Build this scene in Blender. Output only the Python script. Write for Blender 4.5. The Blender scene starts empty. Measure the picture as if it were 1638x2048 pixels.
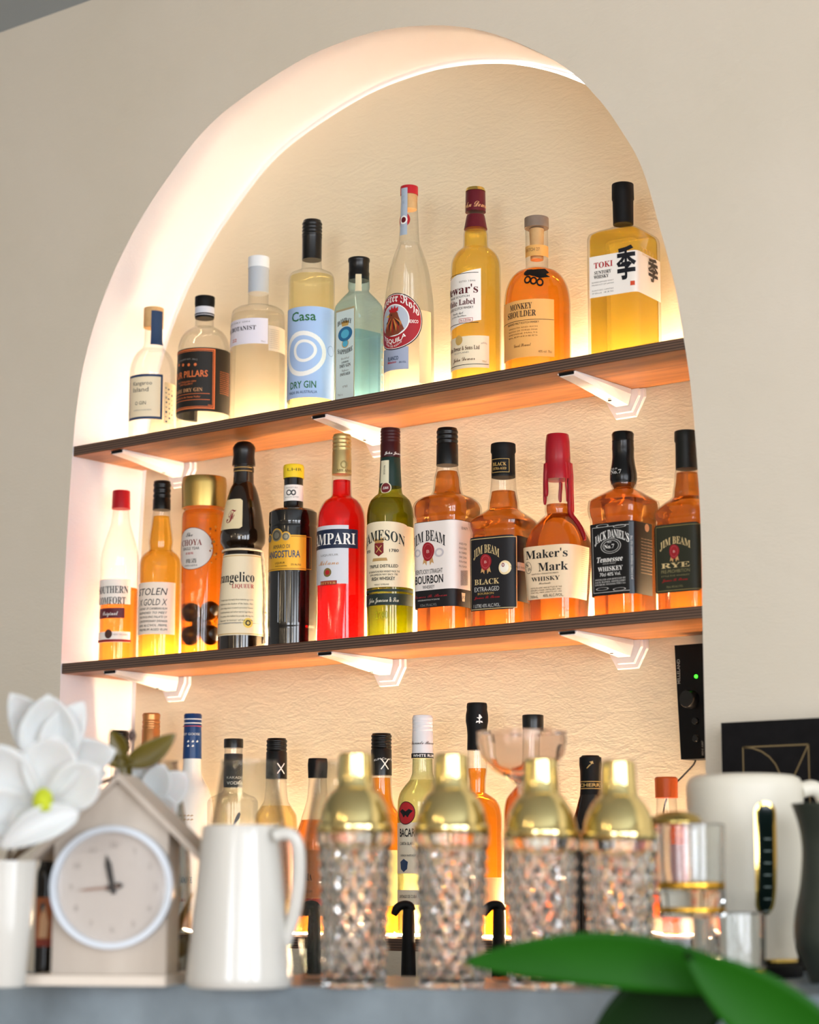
import bpy, bmesh, math, random
import numpy as np
from mathutils import Vector, Matrix
random.seed(7)
SC = bpy.context.scene
COL = SC.collection
# ---------------------------------------------------------------- camera
F = 4360.067                      # focal length in pixels of the 1638 x 2048 frame
YAW, PIT, ROL = 0.6710839, 0.1710890, 0.0012553
ZO = 1.5                          # height of the middle shelf above the floor
C = np.array([2.688356, -2.460282, -0.366605 + ZO])
_cy, _sy, _cp, _sp = math.cos(YAW), math.sin(YAW), math.cos(PIT), math.sin(PIT)
FW = np.array([-_sy * _cp, _cy * _cp, _sp]); _rt = np.array([_cy, _sy, 0.0]); _up = np.cross(_rt, FW)
RT = _rt * math.cos(ROL) + _up * math.sin(ROL); UP = _up * math.cos(ROL) - _rt * math.sin(ROL)
cd = bpy.data.cameras.new('camera'); cam = bpy.data.objects.new('camera', cd); COL.objects.link(cam)
cam.matrix_world = Matrix(((RT[0], UP[0], -FW[0], C[0]), (RT[1], UP[1], -FW[1], C[1]), (RT[2], UP[2], -FW[2], C[2]), (0, 0, 0, 1)))
cd.sensor_fit = 'VERTICAL'; cd.sensor_height = 36.0; cd.sensor_width = 28.8; cd.lens = F / 2048 * 36.0
cd.clip_start = 0.05; cd.clip_end = 60
cd.dof.use_dof = True; cd.dof.focus_distance = 3.22; cd.dof.aperture_fstop = 3.7
SC.camera = cam
# ---------------------------------------------------------------- world, light, exposure
wd = bpy.data.worlds.new('world'); SC.world = wd; wd.use_nodes = True
wd.node_tree.nodes['Background'].inputs[0].default_value = (0.78, 0.87, 1.0, 1)
wd.node_tree.nodes['Background'].inputs[1].default_value = 0.14
SC.view_settings.view_transform = 'Standard'; SC.view_settings.look = 'None'
SC.view_settings.gamma = 1.0; SC.view_settings.use_curve_mapping = False
SC.view_settings.exposure = 0.15
WINDOW_POWER = 11.6
LED_SHELF, LED_ARCH = {'upper': 112.0, 'middle': 240.0, 'lower': 390.0}, 10.0
cy = SC.cycles
cy.use_denoising = True; cy.max_bounces = 16; cy.transmission_bounces = 14; cy.transparent_max_bounces = 32
cy.glossy_bounces = 6; cy.sample_clamp_indirect = 8.0; cy.blur_glossy = 0.5

# ---------------------------------------------------------------- pixel helpers
def ray(x, y): return ((x - 819) / F) * RT - ((y - 1024) / F) * UP + FW
def unY(x, y, Y): v = ray(x, y); return C + v * ((Y - C[1]) / v[1])
def unZ(x, y, Z): v = ray(x, y); return C + v * ((Z - C[2]) / v[2])
def unD(x, y, d): return C + ray(x, y) * d
def proj(P):
    P = np.atleast_2d(P) - C; d = P @ FW
    return np.stack([819 + F * (P @ RT) / d, 1024 - F * (P @ UP) / d], 1)

# ---------------------------------------------------------------- materials
def lin(h):
    h = h.lstrip('#'); v = [int(h[i:i + 2], 16) / 255 for i in (0, 2, 4)]
    return tuple(c / 12.92 if c <= .04045 else ((c + .055) / 1.055) ** 2.4 for c in v) + (1,)
_m = {}
def M(h, rough=.5, metal=0., emit=0., key='paint', spec=.3):
    k = (h, rough, metal, emit, key)
    if k in _m: return _m[k]
    m = bpy.data.materials.new(key); m.use_nodes = True
    nt = m.node_tree; b = nt.nodes['Principled BSDF']
    b.inputs['Base Color'].default_value = lin(h); b.inputs['Roughness'].default_value = rough
    b.inputs['Metallic'].default_value = metal; b.inputs['Specular IOR Level'].default_value = spec
    if emit: b.inputs['Emission Color'].default_value = lin(h); b.inputs['Emission Strength'].default_value = emit
    _m[k] = m; return m
def noisy(key, h1, h2, scale, rough=.6, bump=0., bscale=60., metal=0., stretch=(1, 1, 1), coord='Object', detail=4.):
    m = bpy.data.materials.new(key); m.use_nodes = True; nt = m.node_tree; N = nt.nodes; L = nt.links
    b = N['Principled BSDF']; b.inputs['Roughness'].default_value = rough; b.inputs['Metallic'].default_value = metal
    tc = N.new('ShaderNodeTexCoord'); mp = N.new('ShaderNodeMapping'); mp.inputs['Scale'].default_value = stretch
    L.new(tc.outputs[coord], mp.inputs[0])
    n = N.new('ShaderNodeTexNoise'); n.inputs['Scale'].default_value = scale; n.inputs['Detail'].default_value = detail
    L.new(mp.outputs[0], n.inputs['Vector'])
    r = N.new('ShaderNodeValToRGB'); r.color_ramp.elements[0].color = lin(h1); r.color_ramp.elements[1].color = lin(h2)
    r.color_ramp.elements[0].position = .3; r.color_ramp.elements[1].position = .7
    L.new(n.outputs[0], r.inputs[0]); L.new(r.outputs[0], b.inputs['Base Color'])
    if bump:
        n2 = N.new('ShaderNodeTexNoise'); n2.inputs['Scale'].default_value = bscale; n2.inputs['Detail'].default_value = 6
        L.new(mp.outputs[0], n2.inputs['Vector'])
        bp = N.new('ShaderNodeBump'); bp.inputs['Strength'].default_value = bump; bp.inputs['Distance'].default_value = .004
        L.new(n2.outputs[0], bp.inputs['Height']); L.new(bp.outputs[0], b.inputs['Normal'])
    return m
def plaster(key, h1, h2, strength=.35):
    m = noisy(key, h1, h2, 3.0, rough=.72)
    nt = m.node_tree; N = nt.nodes; L = nt.links; b = N['Principled BSDF']
    tc = N.new('ShaderNodeTexCoord')
    mp = N.new('ShaderNodeMapping'); mp.inputs['Rotation'].default_value = (0, .5, 0); mp.inputs['Scale'].default_value = (1, 1, 2.6); L.new(tc.outputs['Object'], mp.inputs[0])
    a = N.new('ShaderNodeTexNoise'); a.inputs['Scale'].default_value = 22; a.inputs['Detail'].default_value = 8; a.inputs['Distortion'].default_value = 1.6; L.new(mp.outputs[0], a.inputs['Vector'])
    v = N.new('ShaderNodeTexNoise'); v.inputs['Scale'].default_value = 160; v.inputs['Detail'].default_value = 3; L.new(mp.outputs[0], v.inputs['Vector'])
    w = N.new('ShaderNodeTexWave'); w.inputs['Scale'].default_value = 3; w.inputs['Distortion'].default_value = 14; w.inputs['Detail'].default_value = 3; L.new(mp.outputs[0], w.inputs['Vector'])
    s1 = N.new('ShaderNodeMath'); s1.operation = 'MULTIPLY_ADD'; s1.inputs[1].default_value = .45; L.new(v.outputs[0], s1.inputs[0]); L.new(a.outputs[0], s1.inputs[2])
    s2 = N.new('ShaderNodeMath'); s2.operation = 'MULTIPLY_ADD'; s2.inputs[1].default_value = .22; L.new(w.outputs[1], s2.inputs[0]); L.new(s1.outputs[0], s2.inputs[2])
    bp = N.new('ShaderNodeBump'); bp.inputs['Strength'].default_value = strength; bp.inputs['Distance'].default_value = .0035
    L.new(s2.outputs[0], bp.inputs['Height']); L.new(bp.outputs[0], b.inputs['Normal'])
    return m
def thin_glass(key, h, gloss=.16, edge=.8):
    """thin glass wall: tinted see-through with a mirror coat that grows towards grazing view; tint deepens at grazing view where the wall is crossed at a slant"""
    m = bpy.data.materials.new(key); m.use_nodes = True; nt = m.node_tree; N = nt.nodes; L = nt.links
    N.remove(N['Principled BSDF']); out = N['Material Output']
    t = N.new('ShaderNodeBsdfTransparent'); g = N.new('ShaderNodeBsdfGlossy'); g.inputs['Roughness'].default_value = .04
    lw = N.new('ShaderNodeLayerWeight'); lw.inputs['Blend'].default_value = .35
    fr0 = N.new('ShaderNodeMath'); fr0.operation = 'POWER'; fr0.inputs[1].default_value = 5.0; l2 = N.new('ShaderNodeLayerWeight'); l2.inputs['Blend'].default_value = .5; L.new(l2.outputs['Facing'], fr0.inputs[0])
    fr = N.new('ShaderNodeMath'); fr.operation = 'MULTIPLY_ADD'; fr.inputs[1].default_value = .55; fr.inputs[2].default_value = .045; L.new(fr0.outputs[0], fr.inputs[0])
    mc = N.new('ShaderNodeMix'); mc.data_type = 'RGBA'
    c = lin(h); mc.inputs[6].default_value = c; mc.inputs[7].default_value = tuple(edge * x for x in c[:3]) + (1,)
    L.new(lw.outputs['Facing'], mc.inputs[0]); L.new(mc.outputs[2], t.inputs['Color'])
    mx = N.new('ShaderNodeMixShader'); L.new(fr.outputs[0], mx.inputs[0]); L.new(t.outputs[0], mx.inputs[1]); L.new(g.outputs[0], mx.inputs[2])
    L.new(mx.outputs[0], out.inputs['Surface']); return m
def liquid_mat(key, h, ior=1.34, rough=0.):
    m = bpy.data.materials.new(key); m.use_nodes = True; nt = m.node_tree; b = nt.nodes['Principled BSDF']
    b.inputs['Base Color'].default_value = lin(h); b.inputs['Transmission Weight'].default_value = 1
    b.inputs['IOR'].default_value = ior; b.inputs['Roughness'].default_value = rough
    return m
def emit_mat(key, h, s):
    m = bpy.data.materials.new(key); m.use_nodes = True; nt = m.node_tree; N = nt.nodes
    N.remove(N['Principled BSDF']); e = N.new('ShaderNodeEmission'); e.inputs[0].default_value = lin(h); e.inputs[1].default_value = s
    nt.links.new(e.outputs[0], N['Material Output'].inputs[0]); return m
CLEAR = thin_glass('clear_glass', 'fdfdfb'); BLUEG = thin_glass('blue_glass', 'dcf3ff', edge=.6); GREENG = thin_glass('green_glass', 'c3cc6e', edge=.4)
FROST = M('e9e6e0', .35, key='frosted_glass')
GOLD = M('e2c26a', .10, 1., key='polished_gold'); BLACK = M('09090a', .3, key='black_plastic', spec=.4); MATTB = M('0b0b0c', .6, key='matte_black', spec=.2)
WHITE = M('eeeae4', .4, key='white_paint'); CREAM = M('f0dfbd', .55, key='cream_paper'); PAPER = M('f3ece2', .55, key='white_paper')
INK = M('17171a', .6, key='black_ink')

# ---------------------------------------------------------------- mesh helpers
def mesh(name, V, Fc, mat, parent=None, smooth=True, ang=40):
    me = bpy.data.meshes.new(name); me.from_pydata([tuple(map(float, v)) for v in V], [], [tuple(int(i) for i in f) for f in Fc])
    me.validate(); bm = bmesh.new(); bm.from_mesh(me); bmesh.ops.remove_doubles(bm, verts=bm.verts, dist=1e-6)
    bmesh.ops.recalc_face_normals(bm, faces=bm.faces); bm.to_mesh(me); bm.free()
    if smooth:
        me.polygons.foreach_set('use_smooth', [True] * len(me.polygons)); me.set_sharp_from_angle(angle=math.radians(ang))
    for m in (mat if isinstance(mat, (list, tuple)) else [mat]): me.materials.append(m)
    o = bpy.data.objects.new(name, me); COL.objects.link(o)
    if parent is not None:
        o.parent = parent; o.matrix_parent_inverse = Matrix.Translation(-parent.location) if parent.type == 'EMPTY' else Matrix.Identity(4)
    return o
def thing(name, label, cat, loc, group=None):
    o = bpy.data.objects.new(name, None); COL.objects.link(o); o.location = tuple(map(float, loc)); o.empty_display_size = .02
    return tag(o, label, cat, group)
def tag(o, label, cat, group=None):
    o['label'] = label; o['category'] = cat
    if group: o['group'] = group
    return o
def struct(o): o['kind'] = 'structure'; return o
def loft(rings, cap0=True, cap1=True, closed=True):
    n = len(rings[0]); V = [p for r in rings for p in r]; Fc = []
    for i in range(len(rings) - 1):
        for j in range(n if closed else n - 1):
            a, b = i * n + j, i * n + (j + 1) % n; Fc.append((a, b, b + n, a + n))
    if cap0: Fc.append(tuple(range(n - 1, -1, -1)))
    if cap1: Fc.append(tuple(range((len(rings) - 1) * n, len(rings) * n)))
    return V, Fc
def boxv(lo, hi, ch=0.):
    x0, y0, z0 = lo; x1, y1, z1 = hi
    V = [(x0, y0, z0), (x1, y0, z0), (x1, y1, z0), (x0, y1, z0), (x0, y0, z1), (x1, y0, z1), (x1, y1, z1), (x0, y1, z1)]
    return V, [(0, 3, 2, 1), (4, 5, 6, 7), (0, 1, 5, 4), (1, 2, 6, 5), (2, 3, 7, 6), (3, 0, 4, 7)]
def box(name, lo, hi, mat, parent=None, bev=0., xf=None):
    V, Fc = boxv(lo, hi)
    if xf is not None: V = [xf(v) for v in V]
    o = mesh(name, V, Fc, mat, parent, smooth=False)
    if bev:
        me = o.data; bm = bmesh.new(); bm.from_mesh(me)
        bmesh.ops.bevel(bm, geom=bm.edges[:], offset=bev, segments=2, affect='EDGES', profile=.6); bm.to_mesh(me); bm.free()
    return o
def lathe(name, prof, P, mat, parent=None, N=40, ang=40, cap0=True, cap1=True, rfun=None):
    """prof: (radius, z) from the bottom up round the vertical through P"""
    rings = []
    for r, z in prof:
        rings.append([(P[0] + (rfun(r, z, t) if rfun else r) * math.cos(t), P[1] + (rfun(r, z, t) if rfun else r) * math.sin(t), P[2] + z)
                      for t in [2 * math.pi * k / N for k in range(N)]])
    V, Fc = loft(rings, cap0, cap1); return mesh(name, V, Fc, mat, parent, ang=ang)
def tube(name, pts, rad, mat, parent=None, n=10):
    pts = [np.array(p, float) for p in pts]; rings = []
    rad = rad if isinstance(rad, (list, tuple)) else [rad] * len(pts)
    prev = None
    for i, p in enumerate(pts):
        t = pts[min(i + 1, len(pts) - 1)] - pts[max(i - 1, 0)]; t = t / (np.linalg.norm(t) + 1e-12)
        a = prev if prev is not None else (np.array([0, 0, 1.]) if abs(t[2]) < .9 else np.array([1., 0, 0]))
        u = a - t * (a @ t); u /= np.linalg.norm(u); prev = u; v = np.cross(t, u)
        rings.append([p + rad[i] * (math.cos(q) * u + math.sin(q) * v) for q in [2 * math.pi * k / n for k in range(n)]])
    V, Fc = loft(rings); return mesh(name, V, Fc, mat, parent)
def smoothpts(P, k=6):
    P = [np.array(p, float) for p in P]; out = []
    for i in range(len(P) - 1):
        p0, p1, p2, p3 = P[max(i - 1, 0)], P[i], P[i + 1], P[min(i + 2, len(P) - 1)]
        for j in range(k):
            t = j / k; out.append(.5 * (2 * p1 + (p2 - p0) * t + (2 * p0 - 5 * p1 + 4 * p2 - p3) * t * t + (3 * p1 - p0 - 3 * p2 + p3) * t ** 3))
    out.append(P[-1]); return out

# ================================================================ THE ROOM
Z1, Z2, Z3 = 0.365 + ZO, ZO, -0.4366 + ZO          # shelf tops
TH = 0.0172; D = 0.164; CEIL = 1.1545 + ZO
# outline of the niche on the wall plane
front_px = [(118.5, 1430), (122, 1330), (133, 1090), (146, 892), (155, 804), (167, 731), (186, 658), (211, 585), (243, 511), (284, 434), (338, 352), (404, 266), (479, 200), (600, 121), (707, 76), (792, 56), (878, 51), (950, 58.5), (1027, 82), (1130, 134.5), (1198, 199.5), (1241, 259), (1284, 336), (1320.7, 460), (1347.5, 562), (1359, 625), (1378, 747), (1386, 820), (1394, 920), (1400, 1020), (1403.5, 1140), (1405, 1240), (1411, 1520)]
fp = [unY(x, y, 0) for x, y in front_px]
arch = [(p[0], p[2]) for p in fp]
arch = [(float(q[0]), float(q[1])) for q in smoothpts([np.array(a) for a in arch], 5)]
XL, XR = arch[0][0], arch[-1][0]
ZB = Z3 - TH
arch = [(XL, ZB)] + arch + [(XR, ZB)]
def inset(pts, d):
    out = []
    for i, (x, z) in enumerate(pts):
        a = np.array(pts[max(i - 1, 0)]); b = np.array(pts[min(i + 1, len(pts) - 1)]); t = (b - a) / (np.linalg.norm(b - a) + 1e-9)
        out.append((x + t[1] * d, z - t[0] * d))
    return out
wall_m = plaster('front_wall_plaster', 'd9cfbc', 'dfd5c4', .22)
niche_m = plaster('niche_plaster', 'dacdb0', 'e0d4b8', .2)
rev_m = plaster('reveal_plaster', 'dcd6d8', 'e1dcdd', .12)
# front wall with the arched opening (thickness 0 .. D+.03 is the reveal)
X0, X1 = -2.6, 5.2
def wall_with_hole():
    bm = bmesh.new()
    outer = [(X0, 0.0), (X1, 0.0), (X1, CEIL), (X0, CEIL)]
    vo = [bm.verts.new((x, 0, z)) for x, z in outer]; vi = [bm.verts.new((x, 0, z)) for x, z in arch]
    ed = [bm.edges.new((vo[i], vo[(i + 1) % 4])) for i in range(4)] + [bm.edges.new((vi[i], vi[(i + 1) % len(vi)])) for i in range(len(vi))]
    bmesh.ops.triangle_fill(bm, use_beauty=True, use_dissolve=False, edges=ed)
    me = bpy.data.meshes.new('wall_front'); bm.to_mesh(me); bm.free(); me.materials.append(wall_m)
    o = bpy.data.objects.new('wall_front', me); COL.objects.link(o); return struct(o)
wall_front = wall_with_hole()
YB = D + .045
n = len(arch); rr = .004
ring0 = [(x, 0, z) for x, z in arch]; ring1 = [(x, YB, z) for x, z in arch]
V, Fc = loft([ring0, ring1], False, False, closed=True)
struct(mesh('wall_niche_reveal', V, Fc, rev_m, None))
pan = inset(arch[1:-1], .010); pan = [(pan[0][0], ZB + .002)] + pan + [(pan[-1][0], ZB + .002)]
V = [(x, D, z) for x, z in pan] + [(x, D + .014, z) for x, z in pan]; k = len(pan)
Fc = [tuple(range(k)), tuple(range(2 * k - 1, k - 1, -1))] + [(i, (i + 1) % k, k + (i + 1) % k, k + i) for i in range(k)]
struct(mesh('wall_niche_back', V, Fc, niche_m, None, smooth=False))
V = [(x, YB, z) for x, z in arch]; struct(mesh('wall_niche_rear', V, [tuple(range(len(V)))], rev_m, None, smooth=False))
# rest of the room
YR = -6.4
floor_m = noisy('floor_boards', '8a6f55', '9d8065', 2, rough=.45, stretch=(1, 8, 1))
struct(box('floor', (X0, YR, -.05), (X1, .3, 0), floor_m))
struct(box('ceiling', (X0, YR, CEIL), (X1, .3, CEIL + .1), M('aab2b6', .8, key='ceiling_paint')))
struct(box('wall_left', (X0 - .1, YR, 0), (X0, .3, CEIL), M('b9bcbb', .8, key='side_wall_paint')))
frame_m = M('2b2b2c', .4, key='window_frame_paint'); pane_m = emit_mat('daylight_pane', 'eef3fb', WINDOW_POWER)
wl = M('d6d0c6', .8, key='window_wall_paint')
def window(nm, axis, at, a0, a1, z0, z1):
    def q(a, z, d): return (at + d, a, z) if axis == 'x' else (a, at + d, z)
    sgn = -1 if axis == 'x' else 1
    o = mesh(nm, [q(a0, z0, .0), q(a1, z0, .0), q(a1, z1, .0), q(a0, z1, .0)], [(0, 1, 2, 3)], pane_m, None, smooth=False); struct(o)
    w = .03
    for nme, (b0, b1, c0, c1) in {'frame_bottom': (a0 - w, a1 + w, z0 - w, z0 + w), 'frame_top': (a0 - w, a1 + w, z1 - w, z1 + w), 'frame_side': (a0 - w, a0 + w, z0, z1), 'frame_side.001': (a1 - w, a1 + w, z0, z1), 'mullion': ((a0 + a1) / 2 - w / 2, (a0 + a1) / 2 + w / 2, z0, z1), 'transom': (a0, a1, z1 - .55, z1 - .52)}.items():
        lo = q(b0, c0, sgn * .05 if sgn < 0 else 0.002); hi = q(b1, c1, -.002 if sgn < 0 else .05)
        V, Fc = boxv(lo, hi); mesh(nme, V, Fc, frame_m, o, smooth=False)
struct(box('wall_right', (X1 + .02, YR, 0), (X1 + .12, .3, CEIL), wl))
struct(box('wall_back', (X0, YR - .12, 0), (X1, YR - .02, CEIL), wl))
window('window_1', 'x', X1, -2.2, -.9, .5, 2.35); window('window_2', 'x', X1, -4.0, -2.7, .5, 2.35)
window('window_3', 'x', X1, -5.8, -4.5, .5, 2.35)
window('window_4', 'y', YR, 2.6, 4.2, .5, 2.35)
# ---------------------------------------------------------------- LED strips (perimeter of the back panel, rear of each shelf)
led_a = emit_mat('led_strip_arch', 'fff0e6', LED_ARCH); led_s = {k: emit_mat('led_strip_shelf', 'ffe0b8', v) for k, v in LED_SHELF.items()}
lp = inset(arch[1:-1], .0062)
o = tube('led_strip', [(x, D + .024, z) for x, z in lp], .0024, led_a, None, n=6)
tag(o, 'warm glowing light strip running round the arch behind the niche back panel', 'light strip', 'niche light strips')
# ---------------------------------------------------------------- shelves
def ply_mat():
    m = bpy.data.materials.new('stained_plywood'); m.use_nodes = True; nt = m.node_tree; N = nt.nodes; L = nt.links; b = N['Principled BSDF']; b.inputs['Roughness'].default_value = .42
    tc = N.new('ShaderNodeTexCoord'); mp = N.new('ShaderNodeMapping'); mp.inputs['Scale'].default_value = (1.2, 14, 14); L.new(tc.outputs['Object'], mp.inputs[0])
    n1 = N.new('ShaderNodeTexNoise'); n1.inputs['Scale'].default_value = 6; n1.inputs['Detail'].default_value = 6; n1.inputs['Distortion'].default_value = .8; L.new(mp.outputs[0], n1.inputs['Vector'])
    r = N.new('ShaderNodeValToRGB'); r.color_ramp.elements[0].color = lin('6e3f1c'); r.color_ramp.elements[1].color = lin('a8692f'); r.color_ramp.elements[0].position = .3; r.color_ramp.elements[1].position = .72
    L.new(n1.outputs[0], r.inputs[0])
    sx = N.new('ShaderNodeSeparateXYZ'); L.new(tc.outputs['Generated'], sx.inputs[0])
    mm = N.new('ShaderNodeMath'); mm.operation = 'MULTIPLY'; mm.inputs[1].default_value = 4.5; L.new(sx.outputs[2], mm.inputs[0])
    fr = N.new('ShaderNodeMath'); fr.operation = 'FRACT'; L.new(mm.outputs[0], fr.inputs[0])
    r2 = N.new('ShaderNodeValToRGB'); cr = r2.color_ramp; cr.elements[0].color = lin('4a362c'); cr.elements[0].position = .45; cr.elements[1].color = lin('8a6a55'); cr.elements[1].position = .62
    e = cr.elements.new(.9); e.color = lin('523d31')
    L.new(fr.outputs[0], r2.inputs[0])
    n3 = N.new('ShaderNodeTexNoise'); n3.inputs['Scale'].default_value = 30; L.new(mp.outputs[0], n3.inputs['Vector'])
    hv = N.new('ShaderNodeMix'); hv.data_type = 'RGBA'; hv.blend_type = 'MULTIPLY'; hv.inputs[0].default_value = .3; L.new(r2.outputs[0], hv.inputs[6]); L.new(n3.outputs[0], hv.inputs[7])
    g = N.new('ShaderNodeNewGeometry'); s2 = N.new('ShaderNodeSeparateXYZ'); L.new(g.outputs['True Normal'], s2.inputs[0])
    ab = N.new('ShaderNodeMath'); ab.operation = 'ABSOLUTE'; L.new(s2.outputs[2], ab.inputs[0])
    mx = N.new('ShaderNodeMix'); mx.data_type = 'RGBA'; L.new(ab.outputs[0], mx.inputs[0]); L.new(hv.outputs[2], mx.inputs[6]); L.new(r.outputs[0], mx.inputs[7])
    L.new(mx.outputs[2], b.inputs['Base Color']); return m
PLY = ply_mat()
def archx(z):
    xs = [arch[i][0] + (z - arch[i][1]) / (arch[i + 1][1] - arch[i][1]) * (arch[i + 1][0] - arch[i][0]) for i in range(len(arch) - 1) if (arch[i][1] - z) * (arch[i + 1][1] - z) <= 0 and arch[i][1] != arch[i + 1][1]]
    return min(xs), max(xs)
brw = M('f1ebe6', .35, key='white_bracket_enamel')
SH = []
for nm, zt in (('upper', Z1), ('middle', Z2), ('lower', Z3)):
    xl, xr = archx(zt - TH / 2) if zt > Z3 else (XL, XR)
    e = .001
    o = box('wall_shelf', (xl + e, .001, zt - TH), (xr - e, D - .001, zt), PLY, None, bev=.0012); SH.append(o)
    tag(o, {'upper': 'topmost dark plywood shelf across the arched niche', 'middle': 'middle dark plywood shelf with the whiskey bottles on it', 'lower': 'lowest plywood shelf just above the counter, behind the shakers'}[nm], 'shelf', 'niche shelves')
    s = box('led_strip', (xl + .03, D - .030, zt + .0005), (xr - .03, D - .022, zt + .004), led_s[nm])
    tag(s, 'warm light strip lying along the back of the %s shelf' % nm, 'light strip', 'niche light strips')
def bracket(px, py, zt, lab):
    X = unY(px, py, .012)[0]; zb = zt - TH
    t = thing('shelf_bracket', lab, 'bracket', (X, D, zb), 'white shelf brackets')
    # arm: channel that deepens towards the wall
    prof = [(.010, .006), (.05, .010), (.10, .017), (D - .012, .024)]
    rings = []
    for y, h in prof:
        w, w2 = .0155, .0105
        rings.append([(X - w, y, zb - .0004), (X + w, y, zb - .0004), (X + w, y, zb - .35 * h), (X + w2, y, zb - h), (X - w2, y, zb - h), (X - w, y, zb - .35 * h)])
    V, Fc = loft(rings); mesh('arm', V, Fc, brw, t, smooth=False)
    box('end_slot', (X - .0125, .0085, zb - .0048), (X + .0125, .0098, zb - .0008), MATTB, t)
    for w, h, y0, y1, nme in ((.034, .040, D - .005, D - .0005, 'wall_plate'), (.027, .033, D - .0095, D - .005, 'plate_step')):
        pts = [(-w, 0), (w, 0), (w, -.32 * h), (w * .52, -h), (-w * .52, -h), (-w, -.32 * h)]
        r0 = [(X + a, y1, zb - .0006 + b) for a, b in pts]; r1 = [(X + a * .97, y0, zb - .0006 + b * .97) for a, b in pts]
        V, Fc = loft([r0, r1]); mesh(nme, V, Fc, brw, t, smooth=False)
    lathe('screw', [(.0026, 0), (.0026, .0008)], (X, D - .045, zb - .0222), MATTB, t, N=10)
for i, (px, py) in enumerate(((236, 906), (640, 836), (1135, 746))):
    bracket(px, py, Z1, 'white angle bracket under the top shelf, ' + ('nearest the left side', 'in the middle', 'nearest the right side')[i])
for i, (px, py) in enumerate(((222, 1345), (652, 1306), (1137, 1264))):
    bracket(px, py, Z2, 'white angle bracket under the middle shelf, ' + ('nearest the left side', 'in the middle', 'nearest the right side')[i])

# ================================================================ TEXT
def sty(t, k):
    base = {'b': (0x1D400, 0x1D41A, 0x1D7CE), 'i': (0x1D400, 0x1D41A, 0x1D7CE), 's': (0x1D4D0, 0x1D4EA, 0x1D7CE), 'f': (0x1D56C, 0x1D586, 0x1D7CE)}.get(k)
    if not base: return t
    o = ''
    for ch in t:
        if 'A' <= ch <= 'Z': o += chr(base[0] + ord(ch) - 65)
        elif 'a' <= ch <= 'z': o += chr(base[1] + ord(ch) - 97)
        elif '0' <= ch <= '9': o += chr(base[2] + ord(ch) - 48)
        else: o += ch
    return o
_tc = {}
_fc = bpy.data.curves.new('lettering_source', 'FONT'); _fc.resolution_u = 2; FONTO = (_fc, bpy.data.objects.new('lettering_source', _fc))
def glyphs(t, k):
    if (t, k) in _tc: return _tc[(t, k)]
    c, o = FONTO; c.body = sty(t, k); c.offset = {'h': .012, 'B': .016, 'H': .028}.get(k, 0.); c.shear = {'I': .22, 'i': .25}.get(k, 0.)
    me = bpy.data.meshes.new_from_object(o)
    V = np.array([v.co[:2] for v in me.vertices]); Fc = [tuple(p.vertices) for p in me.polygons]
    bpy.data.meshes.remove(me)
    V[:, 0] -= (V[:, 0].min() + V[:, 0].max()) / 2
    _tc[(t, k)] = (V, Fc); return V, Fc
def cut2d(V, Fc, sx, sz=None):
    """slice a flat mesh so that it can follow a curved surface"""
    bm = bmesh.new(); vs = [bm.verts.new((float(v[0]), float(v[1]), 0)) for v in V]
    for f in Fc:
        try: bm.faces.new([vs[i] for i in f])
        except ValueError: pass
    for ax, st in ((0, sx), (1, sz)):
        if not st or not bm.verts: continue
        lo = min(v.co[ax] for v in bm.verts); hi = max(v.co[ax] for v in bm.verts); q = math.floor(lo / st) * st + st
        no = (1, 0, 0) if ax == 0 else (0, 1, 0)
        while q < hi:
            bmesh.ops.bisect_plane(bm, geom=bm.verts[:] + bm.edges[:] + bm.faces[:], plane_co=(q, q, 0), plane_no=no, dist=1e-7); q += st
    bm.verts.index_update()
    V = np.array([v.co[:2] for v in bm.verts]); Fc = [tuple(v.index for v in f.verts) for f in bm.faces]; bm.free(); return V, Fc

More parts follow.
